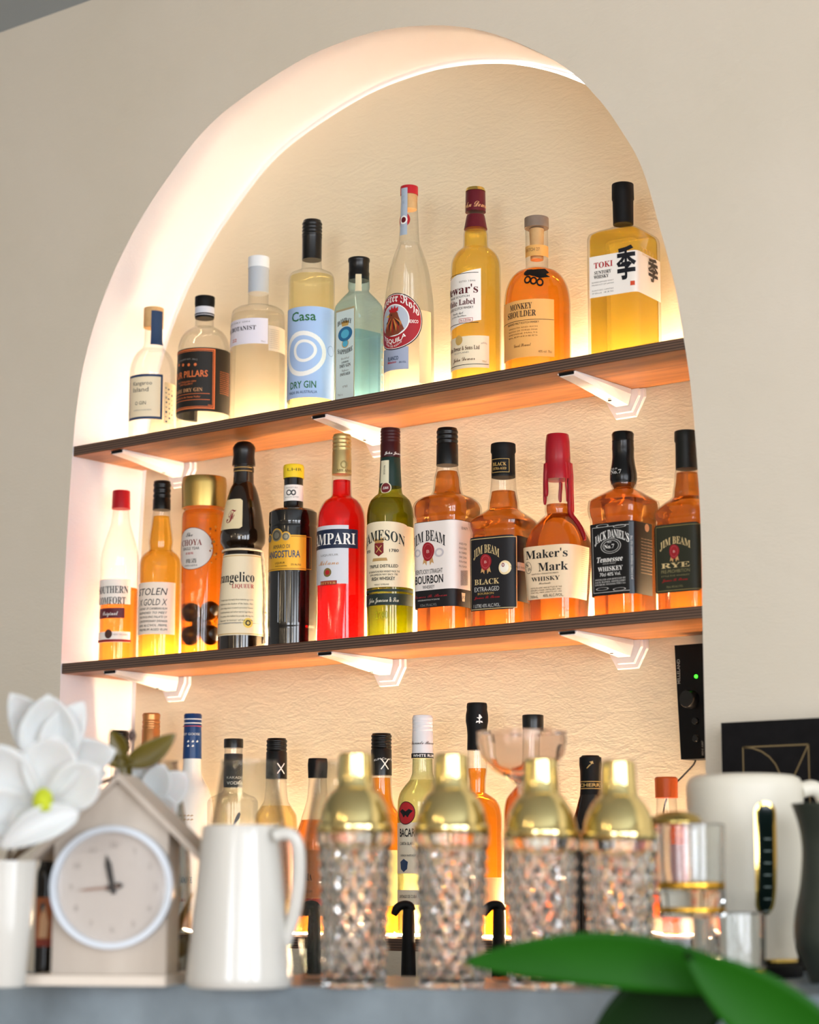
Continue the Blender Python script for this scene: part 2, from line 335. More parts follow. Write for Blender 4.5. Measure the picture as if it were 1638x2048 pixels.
# ================================================================ BOTTLES
def pchip(x, y, xs):
    x = np.array(x, float); y = np.array(y, float); h = np.diff(x); dl = np.diff(y) / h; m = np.zeros(len(x))
    for i in range(1, len(x) - 1):
        if dl[i - 1] * dl[i] > 0:
            w1, w2 = 2 * h[i] + h[i - 1], h[i] + 2 * h[i - 1]; m[i] = (w1 + w2) / (w1 / dl[i - 1] + w2 / dl[i])
    m[0], m[-1] = dl[0], dl[-1]
    i = np.clip(np.searchsorted(x, xs) - 1, 0, len(x) - 2); t = (xs - x[i]) / h[i]
    return (2 * t**3 - 3 * t**2 + 1) * y[i] + (t**3 - 2 * t**2 + t) * h[i] * m[i] + (-2 * t**3 + 3 * t**2) * y[i + 1] + (t**3 - t**2) * h[i] * m[i + 1]
class Bottle:
    """a vessel whose outline is given as (image row, half width in pixels[, section power]) at its real place on shelf or counter"""
    def __init__(s, name, label, cat, x, yref, rows, zb, y0=None, P=None, group=None, n=2., asp=1., alpha=0., N=48):
        if P is None: P = unY(x, yref, y0)
        s.x, s.cx, s.cy, s.zb = x, P[0], P[1], zb
        s.k = ((P - C) @ FW) / F; s.n, s.asp, s.N = n, asp, N
        s.th0 = math.atan2(C[1] - P[1], C[0] - P[0]); s.alpha = math.radians(alpha); s.fr = s.th0 - s.alpha
        ph = np.linspace(-math.pi, math.pi, 721)
        if n > 2:
            r = s._r(ph, 1., asp, n); wd_ = np.abs(r * np.sin(ph - s.alpha)).max()
        else: wd_ = 1.
        Z, A, NN, B = [], [], [], []
        for row in rows:
            z = s.zof(row[0]); nn = row[2] if len(row) > 2 else n
            a = row[1] * s.k / (wd_ if nn > 2 else 1.); Z.append(z); A.append(a); NN.append(nn); B.append(a * (asp if nn > 2 else 1.))
        o = np.argsort(Z); s.Z, s.A, s.B, s.NN = (np.array(q, float)[o] for q in (Z, A, B, NN))
        if s.Z[0] > zb + 1e-4: s.Z = np.r_[zb, s.Z]; s.A = np.r_[s.A[0], s.A]; s.B = np.r_[s.B[0], s.B]; s.NN = np.r_[s.NN[0], s.NN]
        else: s.Z[0] = zb
        s.root = thing(name, label, cat, (s.cx, s.cy, zb), group); s.acc = {}; s.tab = {}
    def zof(s, y): return unY(s.x, y, s.cy)[2]
    @staticmethod
    def _r(ph, a, b, n): return (np.abs(np.cos(ph) / b) ** n + np.abs(np.sin(ph) / a) ** n) ** (-1. / n)
    def at(s, th, z, off=0., shrink=0.):
        th = np.asarray(th, float); z = np.asarray(z, float)
        a = pchip(s.Z, s.A, np.clip(z, s.Z[0], s.Z[-1])) - shrink; b = pchip(s.Z, s.B, np.clip(z, s.Z[0], s.Z[-1])) - shrink
        a = np.maximum(a, .0005); b = np.maximum(b, .0005)
        n = np.interp(z, s.Z, s.NN); r = s._r(th - s.fr, a, b, n)
        if np.ndim(off) or off:
            e = 1e-3; r2 = s._r(th + e - s.fr, a, b, n); r1 = s._r(th - e - s.fr, a, b, n)
            tx = r2 * np.cos(th + e) - r1 * np.cos(th - e); ty = r2 * np.sin(th + e) - r1 * np.sin(th - e); q = np.hypot(tx, ty)
            return np.stack([s.cx + r * np.cos(th) + off * ty / q, s.cy + r * np.sin(th) - off * tx / q, z], -1)
        return np.stack([s.cx + r * np.cos(th), s.cy + r * np.sin(th), z], -1)
    def table(s, z):
        k = round(float(z), 3)
        if k not in s.tab:
            th = s.th0 + np.linspace(-math.pi, math.pi, 1441); p = s.at(th, np.full(th.shape, z)); ds = np.r_[0, np.cumsum(np.hypot(*np.diff(p[:, :2], axis=0).T))]
            ds -= ds[720]; px = proj(p)[:, 0]; lo, hi = np.argmin(px[240:721]) + 240, np.argmax(px[720:1200]) + 720
            s.tab[k] = (th, ds, px, lo, hi)
        return s.tab[k]
    def sx(s, x, z):
        th, ds, px, lo, hi = s.table(z)
        if isinstance(x, str): return float(np.interp(s.th0 + math.radians(float(x[1:])), th, ds))
        return float(np.interp(x, px[lo:hi + 1], ds[lo:hi + 1]))
    def zs(s, sv, y):
        z = s.zof(y)
        for _ in range(4):
            th, ds, *_r = s.table(z); p = s.at(np.interp(sv, ds, th), z); z = z + (proj(p)[0, 1] - y) * s.k
        return float(z)
    # ---- bodies
    def band(s, name, yt, yb, mat, off=0., parent=None, shrink=0., cap0=True, cap1=True, steps=None, z0=None, z1=None, inner=0., ang=40, ridges=0, ramp=.0006):
        z1 = s.zof(yt) if z1 is None else z1; z0 = (s.zb if yb is None else s.zof(yb)) if z0 is None else z0
        th = s.fr + np.linspace(0, 2 * math.pi, s.N, endpoint=False)
        zz = np.array(sorted(set([z0, z1] + [z for z in s.Z if z0 < z < z1] + list(np.linspace(z0, z1, steps or max(3, int((z1 - z0) / .004)))))))
        rings = []
        for z in zz:
            o = off
            if ridges: o = off + ramp * math.sin((z - z0) / (z1 - z0) * ridges * 2 * math.pi)
            rings.append(s.at(th, np.full(th.shape, z), off=o if o else 0., shrink=shrink))
        V, Fc = loft(rings, cap0, cap1); return mesh(name, V, Fc, mat, parent or s.root, ang=ang)
    def glass(s, mat=CLEAR, ytop=None, off=0.): s.g = s.band('glass', ytop, None, mat, z1=s.Z[-1] if ytop is None else None, off=off, cap1=False); return s.g
    def liquid(s, ylev, mat, thick=.0016, base=.004): return s.band('liquid', ylev, None, mat, shrink=thick, z0=s.zb + base)
    def cap(s, rows, mat, name='cap', ridges=None, bulge=0.):
        """separate turned cap: rows of (image row, half width)"""
        pr = []
        for r in rows: pr.append((r[1] * s.k, s.zof(r[0]) - s.zb))
        pr.sort(key=lambda q: q[1])
        # soften the top edge
        (r1, z1) = pr[-1]; rr = min(.0012, r1 * .2); pr[-1] = (r1, z1 - rr); pr.append((r1 - rr * .3, z1 - rr * .3)); pr.append((r1 - rr, z1))
        if ridges:
            ya, yb_, nr, am = ridges; za, zb2 = s.zof(yb_) - s.zb, s.zof(ya) - s.zb; base = list(pr); out = [q for q in pr if q[1] <= za]
            rb = lambda z: float(np.interp(z, [q[1] for q in base], [q[0] for q in base]))
            for i in range(nr * 6 + 1):
                z = za + (zb2 - za) * i / (nr * 6); out.append((rb(z) - am * s.k * (.5 + .5 * math.cos(2 * math.pi * i / 6)), z))
            out += [q for q in pr if q[1] > zb2]; pr = sorted(out, key=lambda q: q[1])
        return lathe(name, pr, (s.cx, s.cy, s.zb), mat, s.root, N=32)
    # ---- paper and print
    def lab(s, xc, xr, yt, yb, mat, name='label', off=.0004, xl=None, parent=None, cut=0., slope=0.):
        zc = s.zof((yt + yb) / 2); s1 = s.sx(xr, zc)
        if xl is not None: s0 = s.sx(xl, zc); sc = (s0 + s1) / 2
        else: sc = s.sx(xc, zc); s0 = 2 * sc - s1
        sm = s.sx(xc, zc) if xc is not None else sc
        zt, zb = s.zs(sm, yt), s.zs(sm, yb)
        if not parent: s.lo = off
        nx = max(4, int((s1 - s0) / .0018)); nz = max(3, int((zt - zb) / .006))
        S, Zg = np.meshgrid(np.linspace(s0, s1, nx), np.linspace(zb, zt, nz))
        if cut:   # notched corners
            ex = np.minimum(S - s0, s1 - S); kk = np.clip(1 - ex / (cut * s.k), 0, 1); mid = (zt + zb) / 2
            Zg = mid + (Zg - mid) * (1 - kk * 2 * cut * s.k / (zt - zb) * .8)
        if slope: Zg = Zg + (S - sm) * slope
        V = s.wrap(S.ravel(), Zg.ravel(), zc, off); Fc = [(j * nx + i, j * nx + i + 1, (j + 1) * nx + i + 1, (j + 1) * nx + i) for j in range(nz - 1) for i in range(nx - 1)]
        o = mesh(name, V, Fc, mat, parent or s.root); s.L = o; return o
    def wrap(s, S, Zv, zc, off):
        th, ds, *_ = s.table(zc); return s.at(np.interp(S, ds, th), Zv, off=np.full(np.shape(S), off))
    def _add(s, V, Fc, zc, mat, kind, off, parent):
        p = parent or s.L; k = (p.name, mat.name, kind, off); s.acc.setdefault(k, [p, mat, kind, [], []])
        a = s.acc[k]; b = len(a[3]); a[3] += list(s.wrap(V[:, 0], V[:, 1], zc, off)); a[4] += [tuple(i + b for i in f) for f in Fc]
    def text(s, t, k, xc, xr, y, h, mat=INK, arc=0., parent=None, lay=2, rot=0, slant=0.):
        V, Fc = glyphs(t, k); V = V.copy(); zc = s.zof(y); sc = s.sx(xc, zc); z0 = s.zs(sc, y); zc = z0
        hw = s.sx(xr, zc) - sc; hh = h * s.k / .7
        V[:, 1] = (V[:, 1] - .35) * hh
        V[:, 0] *= hw / max(1e-6, V[:, 0].max()); V[:, 0] += slant * V[:, 1]
        if rot: V = np.stack([-V[:, 1] * rot, V[:, 0] * rot], 1)
        V, Fc = cut2d(V, Fc, .0030)
        if arc: V[:, 1] -= arc * s.k * ((V[:, 0] / max(1e-6, abs(hw))) ** 2)
        V[:, 0] += sc; V[:, 1] += z0; s._add(V, Fc, zc, mat, 'lettering', .0004 + .00028 * lay, parent)
    def lines(s, ts, k, xc, xr, y, dy, h, mat=INK, **kw):
        for i, t in enumerate(ts):
            if t: s.text(t, k, xc, xr, y + i * dy, h, mat, **kw)
    def poly(s, pts, x, y, mat, lay=1, kind='emblem', parent=None, hole=None):
        """flat printed shape: points in pixels (right, up) round the anchor (x, y)"""
        zc = s.zof(y); sc = s.sx(x, zc); z0 = s.zs(sc, y)
        if hole is None:
            V = np.array(pts, float) * s.k; bm = bmesh.new(); f = bm.faces.new([bm.verts.new((a, b, 0)) for a, b in V]); bmesh.ops.triangulate(bm, faces=[f]); bm.verts.index_update()
            V = np.array([v.co[:2] for v in bm.verts]); Fc = [tuple(v.index for v in g.verts) for g in bm.faces]; bm.free()
        else:
            q = len(pts); V = np.array(list(pts) + list(hole), float) * s.k; Fc = [(i, (i + 1) % q, q + (i + 1) % q, q + i) for i in range(q)]
        V, Fc = cut2d(V, Fc, .0035, .006); V[:, 0] += sc; V[:, 1] += z0; s._add(V, Fc, z0, mat, kind, .0004 + .00028 * lay, parent)
    def ell(s, x, y, rx, ry, mat, lay=1, inner=None, parent=None, kind='emblem', n=32, wob=0., a0=0., a1=360.):
        A = [math.radians(a0 + (a1 - a0) * i / n) for i in range(n)]
        w = [1 + wob * math.sin(3 * a + 1) for a in A]
        P = [(rx * c * math.cos(a), ry * c * math.sin(a)) for a, c in zip(A, w)]
        s.poly(P, x, y, mat, lay, kind, parent, hole=None if inner is None else [(inner * p[0], inner * p[1]) for p in P])
    def rect(s, x, y, hw, hh, mat, lay=1, parent=None, frame=0., kind='emblem'):
        P = [(-hw, -hh), (hw, -hh), (hw, hh), (-hw, hh)]
        s.poly(P, x, y, mat, lay, kind, parent, hole=None if not frame else [(a - math.copysign(frame, a), b - math.copysign(frame, b)) for a, b in P])
    def done(s):
        for (pn, mn, kind, off), (p, mat, kd, V, Fc) in s.acc.items(): mesh(kind, V, Fc, mat, p, smooth=False)
        s.acc = {}
PXG = 'bottles on the top shelf'; MXG = 'bottles on the middle shelf'; LXG = 'bottles on the lowest shelf'
LQ = {}
def spirit(h, ior, clear):
    """spirit in a bottle: part of the light is bent by the liquid, part goes straight through the near-flat core"""
    m = liquid_mat('spirit_liquid', h, ior); nt = m.node_tree; N = nt.nodes; L = nt.links
    t = N.new('ShaderNodeBsdfTransparent'); t.inputs[0].default_value = lin(h); x = N.new('ShaderNodeMixShader'); x.inputs[0].default_value = clear
    L.new(N['Principled BSDF'].outputs[0], x.inputs[1]); L.new(t.outputs[0], x.inputs[2]); L.new(x.outputs[0], N['Material Output'].inputs[0]); return m
def LM(h, ior=1.2, clear=.5):
    if h not in LQ: LQ[h] = spirit(h, ior, clear)
    return LQ[h]
WATER = LM('ffffff', 1.2, .85); GOLDL = LM('ffe88a'); AMB = LM('fcc65a', 1.2); DAMB = LM('dc9038', 1.36, .18); ORNG = LM('ffc258', 1.2)
orange_i = M('d8703a', .5, key='copper_ink'); navy = M('233a5c', .5, key='navy_ink'); red = M('b01c22', .5, key='red_ink'); maroon = M('5e1420', .4, key='maroon_foil')
white_i = M('f2efe8', .5, key='white_ink'); gold_i = M('c9a35a', .4, key='gold_ink'); grey_i = M('8d8a86', .6, key='grey_ink'); silver_i = M('c9c6c0', .5, key='silver_ink')

# ---------------------------------------------------------------- top shelf, left to right
def bt(name, label, x, yref, rows, z, y0, grp, **kw): return Bottle(name, label, 'bottle', x, yref, rows, z, y0=y0, group=grp, **kw)
cork = noisy('cork_stopper', 'c79a63', 'd9b27c', 60, rough=.8)
# 1 clear gin bottle with navy strip stamp
b = bt('gin_bottle', 'clear gin bottle with cream label edged navy, far left of top shelf', 304, 790, [(656, 17), (690, 18), (698, 22), (708, 32), (722, 40), (742, 45), (765, 46), (850, 46)], Z1, .062, PXG)
b.glass(); b.liquid(700, WATER); b.cap([(618, 20), (657, 20)], cork, 'stopper')
c = b.lab(None, 322, 622, 690, navy, 'tax_strip', xl=303, off=.0028)
b.lab(286, 325, 748, 838, navy, 'label'); L = b.L
b.lab(286, 321, 753, 833, CREAM, 'label_face', off=.00055, parent=L); b.L = L
b.text('Kangaroo', 'n', 284, 304, 766, 8, M('3c3a40', .6, key='charcoal_ink')); b.text('Island', 'n', 281, 297, 779, 9, M('3c3a40', .6, key='charcoal_ink')); b.text('O GIN', 'n', 281, 292, 806, 7)
b.text('KANGAROO ISLAND SPIRITS', 'n', 284, 303, 820, 2.5, grey_i)
c2 = b.lab(None, 'd88', 768, 850, M('ddcba6', .6, key='patterned_paper'), 'side_label', xl=328)
for i in range(22):
    b.ell(332 + (i % 3) * 6 + random.uniform(-1, 1), 776 + i * 3.2, random.uniform(1.5, 3.4), random.uniform(1.2, 2.8), navy if i % 2 else grey_i, n=7)
b.done()
# 2 black label gin
b = bt('gin_bottle', 'round-shouldered clear gin bottle with black and copper label', 407, 760, [(637, 18), (655, 19), (659, 26), (666, 37), (680, 47), (700, 52), (848, 53)], Z1, .064, PXG)
b.glass(); b.liquid(662, WATER); b.cap([(595, 20), (611, 20), (613, 19.4), (629, 19.4), (631, 20), (638, 19)], MATTB)
b.lab(None, 'd80', 612, 629, M('cfd2dc', .5, key='pale_band'), 'neck_band', xl='d-80', off=-.0002 + .0016)
b.text('WHERE GIN IS MADE', 'n', 418, 431, 621, 2.4, grey_i)
b.lab(372, 'd86', 697, 824, M('1d1813', .5, key='black_label')); 
zc = 372
b.rect(372, 759, 61, 61, orange_i, frame=2.6); b.rect(372, 759, 57, 57, orange_i, frame=1.1)
for i, xx in enumerate((359, 367, 378, 391)): b.ell(xx, 730 - (xx - 372) * .05, 3.1, 3.1, orange_i, n=12)
b.text('DISTILLERY EST. 2013', 'n', 372, 395, 719, 3, grey_i, arc=3)
b.text('FOUR PILLARS', 'B', 372, 415.5, 749, 13, orange_i); b.text('AUSTRALIAN GIN', 'n', 372, 392, 764, 3.4, orange_i); b.text('DISTILLERY', 'n', 372, 386, 769, 3.4, orange_i)
b.text('RARE DRY GIN', 'b', 372, 405, 781, 7.5, M('c99263', .5, key='copper_ink')); b.rect(372, 789, 50, .5, orange_i); b.text('Distilled in the Yarra Valley', 'i', 372, 401, 795, 3.4, orange_i); b.rect(372, 801, 50, .5, orange_i); b.text('700mL', 'n', 421, 426, 811, 4, orange_i)
for i in range(12): b.text('made with care in small batches', 'n', 450, 457, 746 + i * 3.9, 2.2, orange_i)
b.done()
# 3 textured clear gin
b = bt('gin_bottle', 'tall clear textured gin bottle with small pale lilac label and white cap', 515, 720, [(560, 20), (612, 20.5), (615, 26), (619, 43), (627, 52), (640, 53.5), (830, 56)], Z1, .066, PXG)
b.glass(); tex = spirit('fffefc', 1.2, .75); tex.name = 'textured_gin'; tex.node_tree.nodes['Principled BSDF'].inputs['Roughness'].default_value = .15; b.liquid(633, tex)
b.cap([(516, 21.5), (535, 21.5), (538, 22)], M('e9ecee', .4, key='white_cap')); b.cap([(537, 21), (588, 20.8)], M('b9c0c8', .45, key='pale_grey_foil'), 'neck_foil')
b.lab(477, 536, 639, 690, M('e3dde6', .55, key='lilac_paper'))
b.text('THE BOTANIST', 'b', 474, 512, 659, 9, M('403c42', .6, key='charcoal_ink')); b.text('ISLAY DRY GIN', 'n', 473, 500, 647, 3, grey_i); b.text('22', 'b', 470, 474, 682, 6, M('d06a4a', .5, key='red_ink')); b.text('70cl', 'n', 526, 530, 683, 4, grey_i)
b.lab(None, 'd80', 655, 705, M('d9cdbd', .6, key='side_print'), 'side_label', xl=537)
for i in range(10): b.text('foraged island botanicals', 'n', 549, 558, 660 + i * 4, 2.2, grey_i)
b.done()
# 4 sky blue label gin
b = bt('gin_bottle', 'tall slim gin bottle with sky-blue label and white hand-drawn rings', 622, 700, [(500, 18), (530, 20), (541, 21), (544, 30), (550, 42), (560, 46), (580, 46.5), (810, 47)], Z1, .062, PXG)
b.glass(); b.liquid(556, LM('fefae2', 1.2, .8)); b.cap([(442, 18), (447, 20.5), (475, 20.5), (478, 19.8), (521, 19.8)], BLACK, ridges=(446, 474, 4, 1.2))
b.lab(None, 'd75', 613, 795, M('a9c2e6', .55, key='sky_blue_paper'), xl='d-120')
green = M('2e6b3c', .55, key='green_ink')
b.text('Casa', 'h', 606, 632, 632, 19, green); b.ell(607, 706, 46, 46, white_i, inner=.80, wob=.03); b.ell(609, 701, 24.5, 23, white_i, inner=.74, wob=.03)
b.text('DRY GIN', 'h', 604, 632, 769, 14, green); b.text('MADE IN AUSTRALIA', 'n', 603, 634, 784, 5.5, M('39506e', .5, key='slate_ink')); b.ell(661, 703, 10, 11, M('6f87b5', .5, key='slate_ink'), inner=.9)
b.done()
# 5 pale blue square bottle
b = bt('gin_bottle', 'pale blue glass square gin bottle with black cap', 717, 700, [(556, 21, 2), (575, 22, 2), (583, 25, 2.4), (594, 34, 3.5), (604, 42, 5), (613, 47.5, 7), (625, 49, 8), (800, 49, 8)], Z1, .064, PXG, n=8., alpha=48, N=72)
b.glass(BLUEG); b.liquid(668, LM('d8f3ff', 1.25, .7), thick=.003)
b.cap([(518, 22), (524, 22), (526, 20.5), (545, 20.5), (548, 21.5), (562, 20.5)], BLACK)
b.lab(None, 709.5, 617, 800, M('c3b58a', .4, metal=.3, key='gold_label_edge'), xl=671); L = b.L
b.lab(None, 708, 621, 798, M('d5e6e3', .5, key='pale_aqua_paper'), 'label_face', xl=672.5, off=.00055, parent=L); b.L = L
b.text('BOMBAY', 'b', 690, 704, 641, 10, arc=5); b.ell(691, 668, 21, 15, M('2f6f9c', .4, key='blue_ink')); b.ell(691, 668, 12, 9, M('58b6d6', .4, key='light_blue_ink'), lay=2); b.poly([(-9, 0), (9, 0), (12, 9), (4, 5), (0, 11), (-4, 5), (-12, 9)], 691, 652, gold_i); b.ell(691, 687, 8, 7, M('58b6d6', .4, key='light_blue_ink')); b.ell(691, 687, 10, 9, gold_i, lay=0.8, inner=.8)
b.text('SAPPHIRE', 'b', 691, 706, 703, 9.5, arc=-4); b.text('Distilled', 's', 691, 699, 716, 5, grey_i); b.text('LONDON', 'b', 691, 698, 724, 4); b.text('DRY GIN', 'b', 691, 702, 731, 6.5); b.text('Vapour', 's', 691, 698, 740, 5, grey_i); b.text('INFUSED', 'b', 691, 701, 748, 5.5); b.text('1761', 'b', 691, 696, 773, 4, grey_i); b.text('70cl e', 'n', 681, 686, 790, 4.5, grey_i)
for i in range(9): b.text('IMPORTED', 'n', 763.5, 764.8, 660 + i * 15, 5, M('2f8fc0', .4, key='blue_print'))
b.lab(None, 723, 548, 582, M('d6cba8', .5, key='neck_seal_paper'), 'neck_seal', xl=711); b.done()
# 6 tequila with round red label
b = bt('tequila_bottle', 'long-necked clear tequila bottle with large round red rooster label', 818, 690, [(405, 17), (440, 18.5), (485, 21), (500, 26), (520, 33), (545, 40), (575, 45), (610, 49), (645, 50), (785, 50)], Z1, .062, PXG)
b.glass(); b.liquid(486, WATER); b.cap([(374, 18), (391, 18)], M('b5202a', .4, key='red_cap')); b.cap([(391, 17), (420, 16)], cork, 'stopper')
b.lab(None, 815, 376, 470, M('aab7c6', .5, key='neck_strip_paper'), 'neck_strip', xl=803, off=.001); b.text('spiced ajo rooster', 'n', 808, 816, 400, 5, M('4a5563', .5, key='slate_ink'), rot=-1)
b.ell(808, 440, 13, 15, red, lay=2); b.ell(808, 440, 8, 9, white_i, lay=3); b.ell(808, 440, 5, 6, maroon, lay=4)
b.lab(None, 817, 697, 742, M('9fa9bf', .5, key='blue_grey_paper'), xl='d-100'); b.text('BLANCO', 'h', 786, 797, 717, 8, M('35465e', .5, key='slate_ink')); b.text('México', 'B', 784, 793, 725, 4.5, red); b.text('38% VOL', 'n', 805, 812, 724, 4, M('35465e', .5, key='slate_ink'))
L = b.L; R = 58
b.ell(789, 643, R, R, M('301420', .4, key='dark_rim_ink'), lay=1.5, n=56); b.ell(789, 643, R * .965, R * .965, white_i, lay=2.2, n=56); b.ell(789, 643, R * .945, R * .945, M('a01a24', .45, key='rooster_red'), lay=3, n=56)
b.ell(788, 641, 33, 33, white_i, lay=4, n=40); b.ell(788, 641, 31, 31, M('b3bcc8', .5, key='pale_blue_ink'), lay=5, n=40)
brn = M('7a3a22', .5, key='feather_ink'); drk = M('2c1a14', .5, key='feather_dark_ink'); lit = M('c47a3a', .5, key='feather_light_ink')
b.poly([(-22, -26), (-8, -32), (12, -30), (24, -20), (18, -6), (13, 6), (11, 14), (5, 20), (-3, 20), (-9, 14), (-11, 6), (-16, -6), (-21, -16)], 787, 641, brn, lay=6)
b.poly([(-8, 17), (-10, 24), (-5, 22), (-3, 29), (1, 23), (5, 30), (7, 23), (12, 27), (12, 18), (4, 15)], 787, 641, red, lay=7); b.poly([(-18, 9), (-10, 13), (-9, 7)], 787, 641, M('d9b65a', .5, key='beak_ink'), lay=7); b.poly([(-10, 7), (-13, -2), (-9, -5), (-6, 4)], 787, 641, red, lay=7); b.ell(785, 631, 1.6, 1.6, drk, lay=8, n=8)
for i in range(11):
    a_ = -.9 + i * .18; c_, s_ = math.cos(a_), math.sin(a_); r0_, r1_ = 6, 30 + 4 * (i % 3)
    P_ = [(s_ * r0_ + c_ * 1, 8 - c_ * r0_), (s_ * r1_ * .62 + 2.2, 8 - c_ * r1_ * .62), (s_ * r1_ * .7, 8 - c_ * r1_), (s_ * r1_ * .6 - 2.2, 8 - c_ * r1_ * .62), (s_ * r0_ - c_ * 1, 8 - c_ * r0_)]
    b.poly(P_, 787, 641, (drk, lit, M('9a2a1c', .5, key='feather_red_ink'))[i % 3], lay=7.4 + .2 * (i % 2))
b.text('Rooster Rojo', 'f', 789, 837, 596, 17, white_i, arc=34, lay=4); b.text('TEQUILA', 'B', 787, 812, 683, 9, white_i, arc=-13, lay=4); b.text('MEXICO', 'B', 826, 836, 643, 6.5, white_i, lay=4); b.text('100% DE AGAVE', 'n', 787, 804, 693, 4.5, white_i, arc=-9, lay=4)
b.lab(None, 'd60', 622, 768, M('e2cfa4', .6, key='back_paper'), 'back_label', xl='d24'); b.done()
# 7 scotch, white slanted label
b = bt('whisky_bottle', 'golden scotch bottle with maroon cap and slanted white label', 952, 640, [(428, 17), (458, 22), (470, 24.5), (490, 25), (497, 27), (503, 35), (512, 43), (528, 49), (545, 50), (600, 50.5), (755, 50)], Z1, .062, PXG)
b.glass(); b.liquid(463, GOLDL); c = b.cap([(384, 20), (425, 20.6)], maroon); b.cap([(377, 19), (384, 20.5)], GOLD, 'cap_rim'); b.cap([(431, 18.5), (459, 23.6)], maroon, 'neck_collar')
b.L = c; b.text('John Dewar', 's', 950, 975, 408, 13, M('e6b07a', .4, key='gold_ink'), lay=11, slant=.2)
b.lab(917, 962, 549, 652, PAPER, slope=.18); b.text('Dewar\'s', 'b', 915, 956, 581, 18, M('5a1c22', .5, key='maroon_ink'), slant=0); b.text('TRUE SCOTCH', 'n', 916, 939, 595, 4); b.text('White Label', 'b', 916, 950, 606, 12, M('5a1c22', .5, key='maroon_ink')); b.text('BLENDED SCOTCH WHISKY', 'n', 916, 947, 618, 5); b.text('Double Aged', 's', 916, 927, 627, 4.5); b.text('for Extra Smoothness', 's', 916, 933, 633, 4); b.rect(931, 640, 15, 4, red, frame=.8); b.text('No A 850366', 'n', 931, 942, 640, 4.5, red); b.rect(915, 549.5, 46, .6, INK); b.rect(915, 649, 46, .6, INK); b.text('ESTD 1846', 'n', 934, 951, 562, 3.5, grey_i)
b.lab(925, 978, 673, 737, CREAM, 'lower_label'); b.text('John Dewar & Sons Ltd', 'b', 922, 959, 697, 8.5, M('5a3420', .5, key='brown_ink')); b.ell(918, 681, 9, 10, gold_i); b.text('SCOTLAND', 'n', 922, 938, 706, 3, grey_i); b.text('John Dewar', 's', 925, 950, 718, 8, M('5a3420', .5, key='brown_ink')); b.rect(925, 730, 54, .6, INK); b.text('WON OVER 500 MEDALS', 'n', 968, 974, 686, 3.2, grey_i, arc=2); b.text('70cl', 'n', 968, 972, 723, 4, gold_i)
b.done()
# 8 orange malt with black metal badge
b = bt('whisky_bottle', 'wide round-shouldered orange malt bottle with black metal badge', 1075, 650, [(457, 23), (535, 22.5), (540, 26), (546, 40), (556, 51), (570, 59), (590, 64.5), (615, 66.5), (740, 66.5)], Z1, .072, PXG)
b.glass(); b.liquid(541, ORNG); b.cap([(436, 24.5), (457, 24.5)], noisy('weathered_wood_cap', '77675a', '94806e', 40, rough=.6)); b.cap([(458, 15), (487, 14), (520, 13)], cork, 'stopper')
b.lab(None, 'd85', 489, 511, M('dca75c', .55, key='tan_band'), 'neck_band', xl='d-85'); b.text('BATCH 27', 'n', 1064, 1079, 499, 7, M('8a6a44', .6, key='faded_ink'))
b.lab(1043, 1108, 600, 715, M('f0b062', .5, key='amber_paper')); b.text('MONKEY', 'b', 1040, 1064, 613, 12.5, M('3a2a20', .6, key='brown_ink')); b.text('SHOULDER', 'b', 1040, 1072, 628, 12.5, M('3a2a20', .6, key='brown_ink')); b.text('BLENDED MALT SCOTCH WHISKY', 'n', 1043, 1078, 646, 4); b.rect(1043, 641, 66, .5, INK)
b.lines(['SMOOTH AND RICH', 'BATCH OF THREE FINE', 'SPEYSIDE MALTS', 'BLENDED'], 'n', 1043, 1075, 655, 6, 2.6, M('8a5a2a', .6, key='brown_ink')); b.text('David Stewart', 's', 1044, 1062, 690, 7, M('6a4424', .6, key='brown_ink')); b.text('40% vol  70cl', 'n', 1090, 1103, 703, 5, M('8a5a2a', .6, key='brown_ink'))
b.L = b.g
for dx, dy, sc_ in ((-16, 2, 1.), (-4, 0, 1.), (9, -3, 1.)):
    b.poly([(dx - 8, dy + 3), (dx - 3, dy + 10), (dx + 8, dy + 10), (dx + 12, dy + 3), (dx + 7, dy - 4), (dx, dy - 6), (dx - 6, dy - 3)], 1071, 548, MATTB, lay=6, kind='badge'); b.ell(1071 + dx * .95, 562 - dy, 7, 9, MATTB, lay=6, inner=.55, kind='badge')
b.poly([(-22, 8), (20, 12), (26, 2), (18, -2), (26, -8), (6, -12), (-10, -4), (-24, 0)], 1072, 547, MATTB, lay=7, kind='badge'); b.done()
# 9 square golden whisky
b = bt('whisky_bottle', 'square-cornered golden whisky bottle with white brush-lettered label, far right of top shelf', 1249, 600, [(440, 18, 2), (452, 19, 2), (456, 24, 2), (461, 40, 3), (467, 58, 6), (475, 71, 9), (486, 73, 12), (720, 73, 12)], Z1, .064, PXG, n=12., alpha=27, N=96)
b.glass(); b.liquid(468, LM('ffec86'), thick=.003); b.cap([(368, 22), (399, 22.5), (401, 21), (449, 20.5)], MATTB)
b.lab(None, 1320, 500, 583, PAPER, xl=1179)
b.text('TOKI', 'b', 1207, 1226, 529, 12, red); b.text('SUNTORY', 'b', 1206, 1223, 544, 7); b.text('WHISKY', 'b', 1203, 1218, 553, 7); b.text('季', 'H', 1252, 1272, 527, 50, M('10131c', .5, key='brush_ink')); b.rect(1265, 566, 4.5, 4.5, M('cf4a2a', .5, key='seal_red')); b.lines(['BLENDED JAPANESE WHISKY', 'PRODUCT OF JAPAN', '', 'SUNTORY LIMITED', '70cl 43%'], 'n', 1206, 1228, 563, 5.5, 2.6, grey_i)
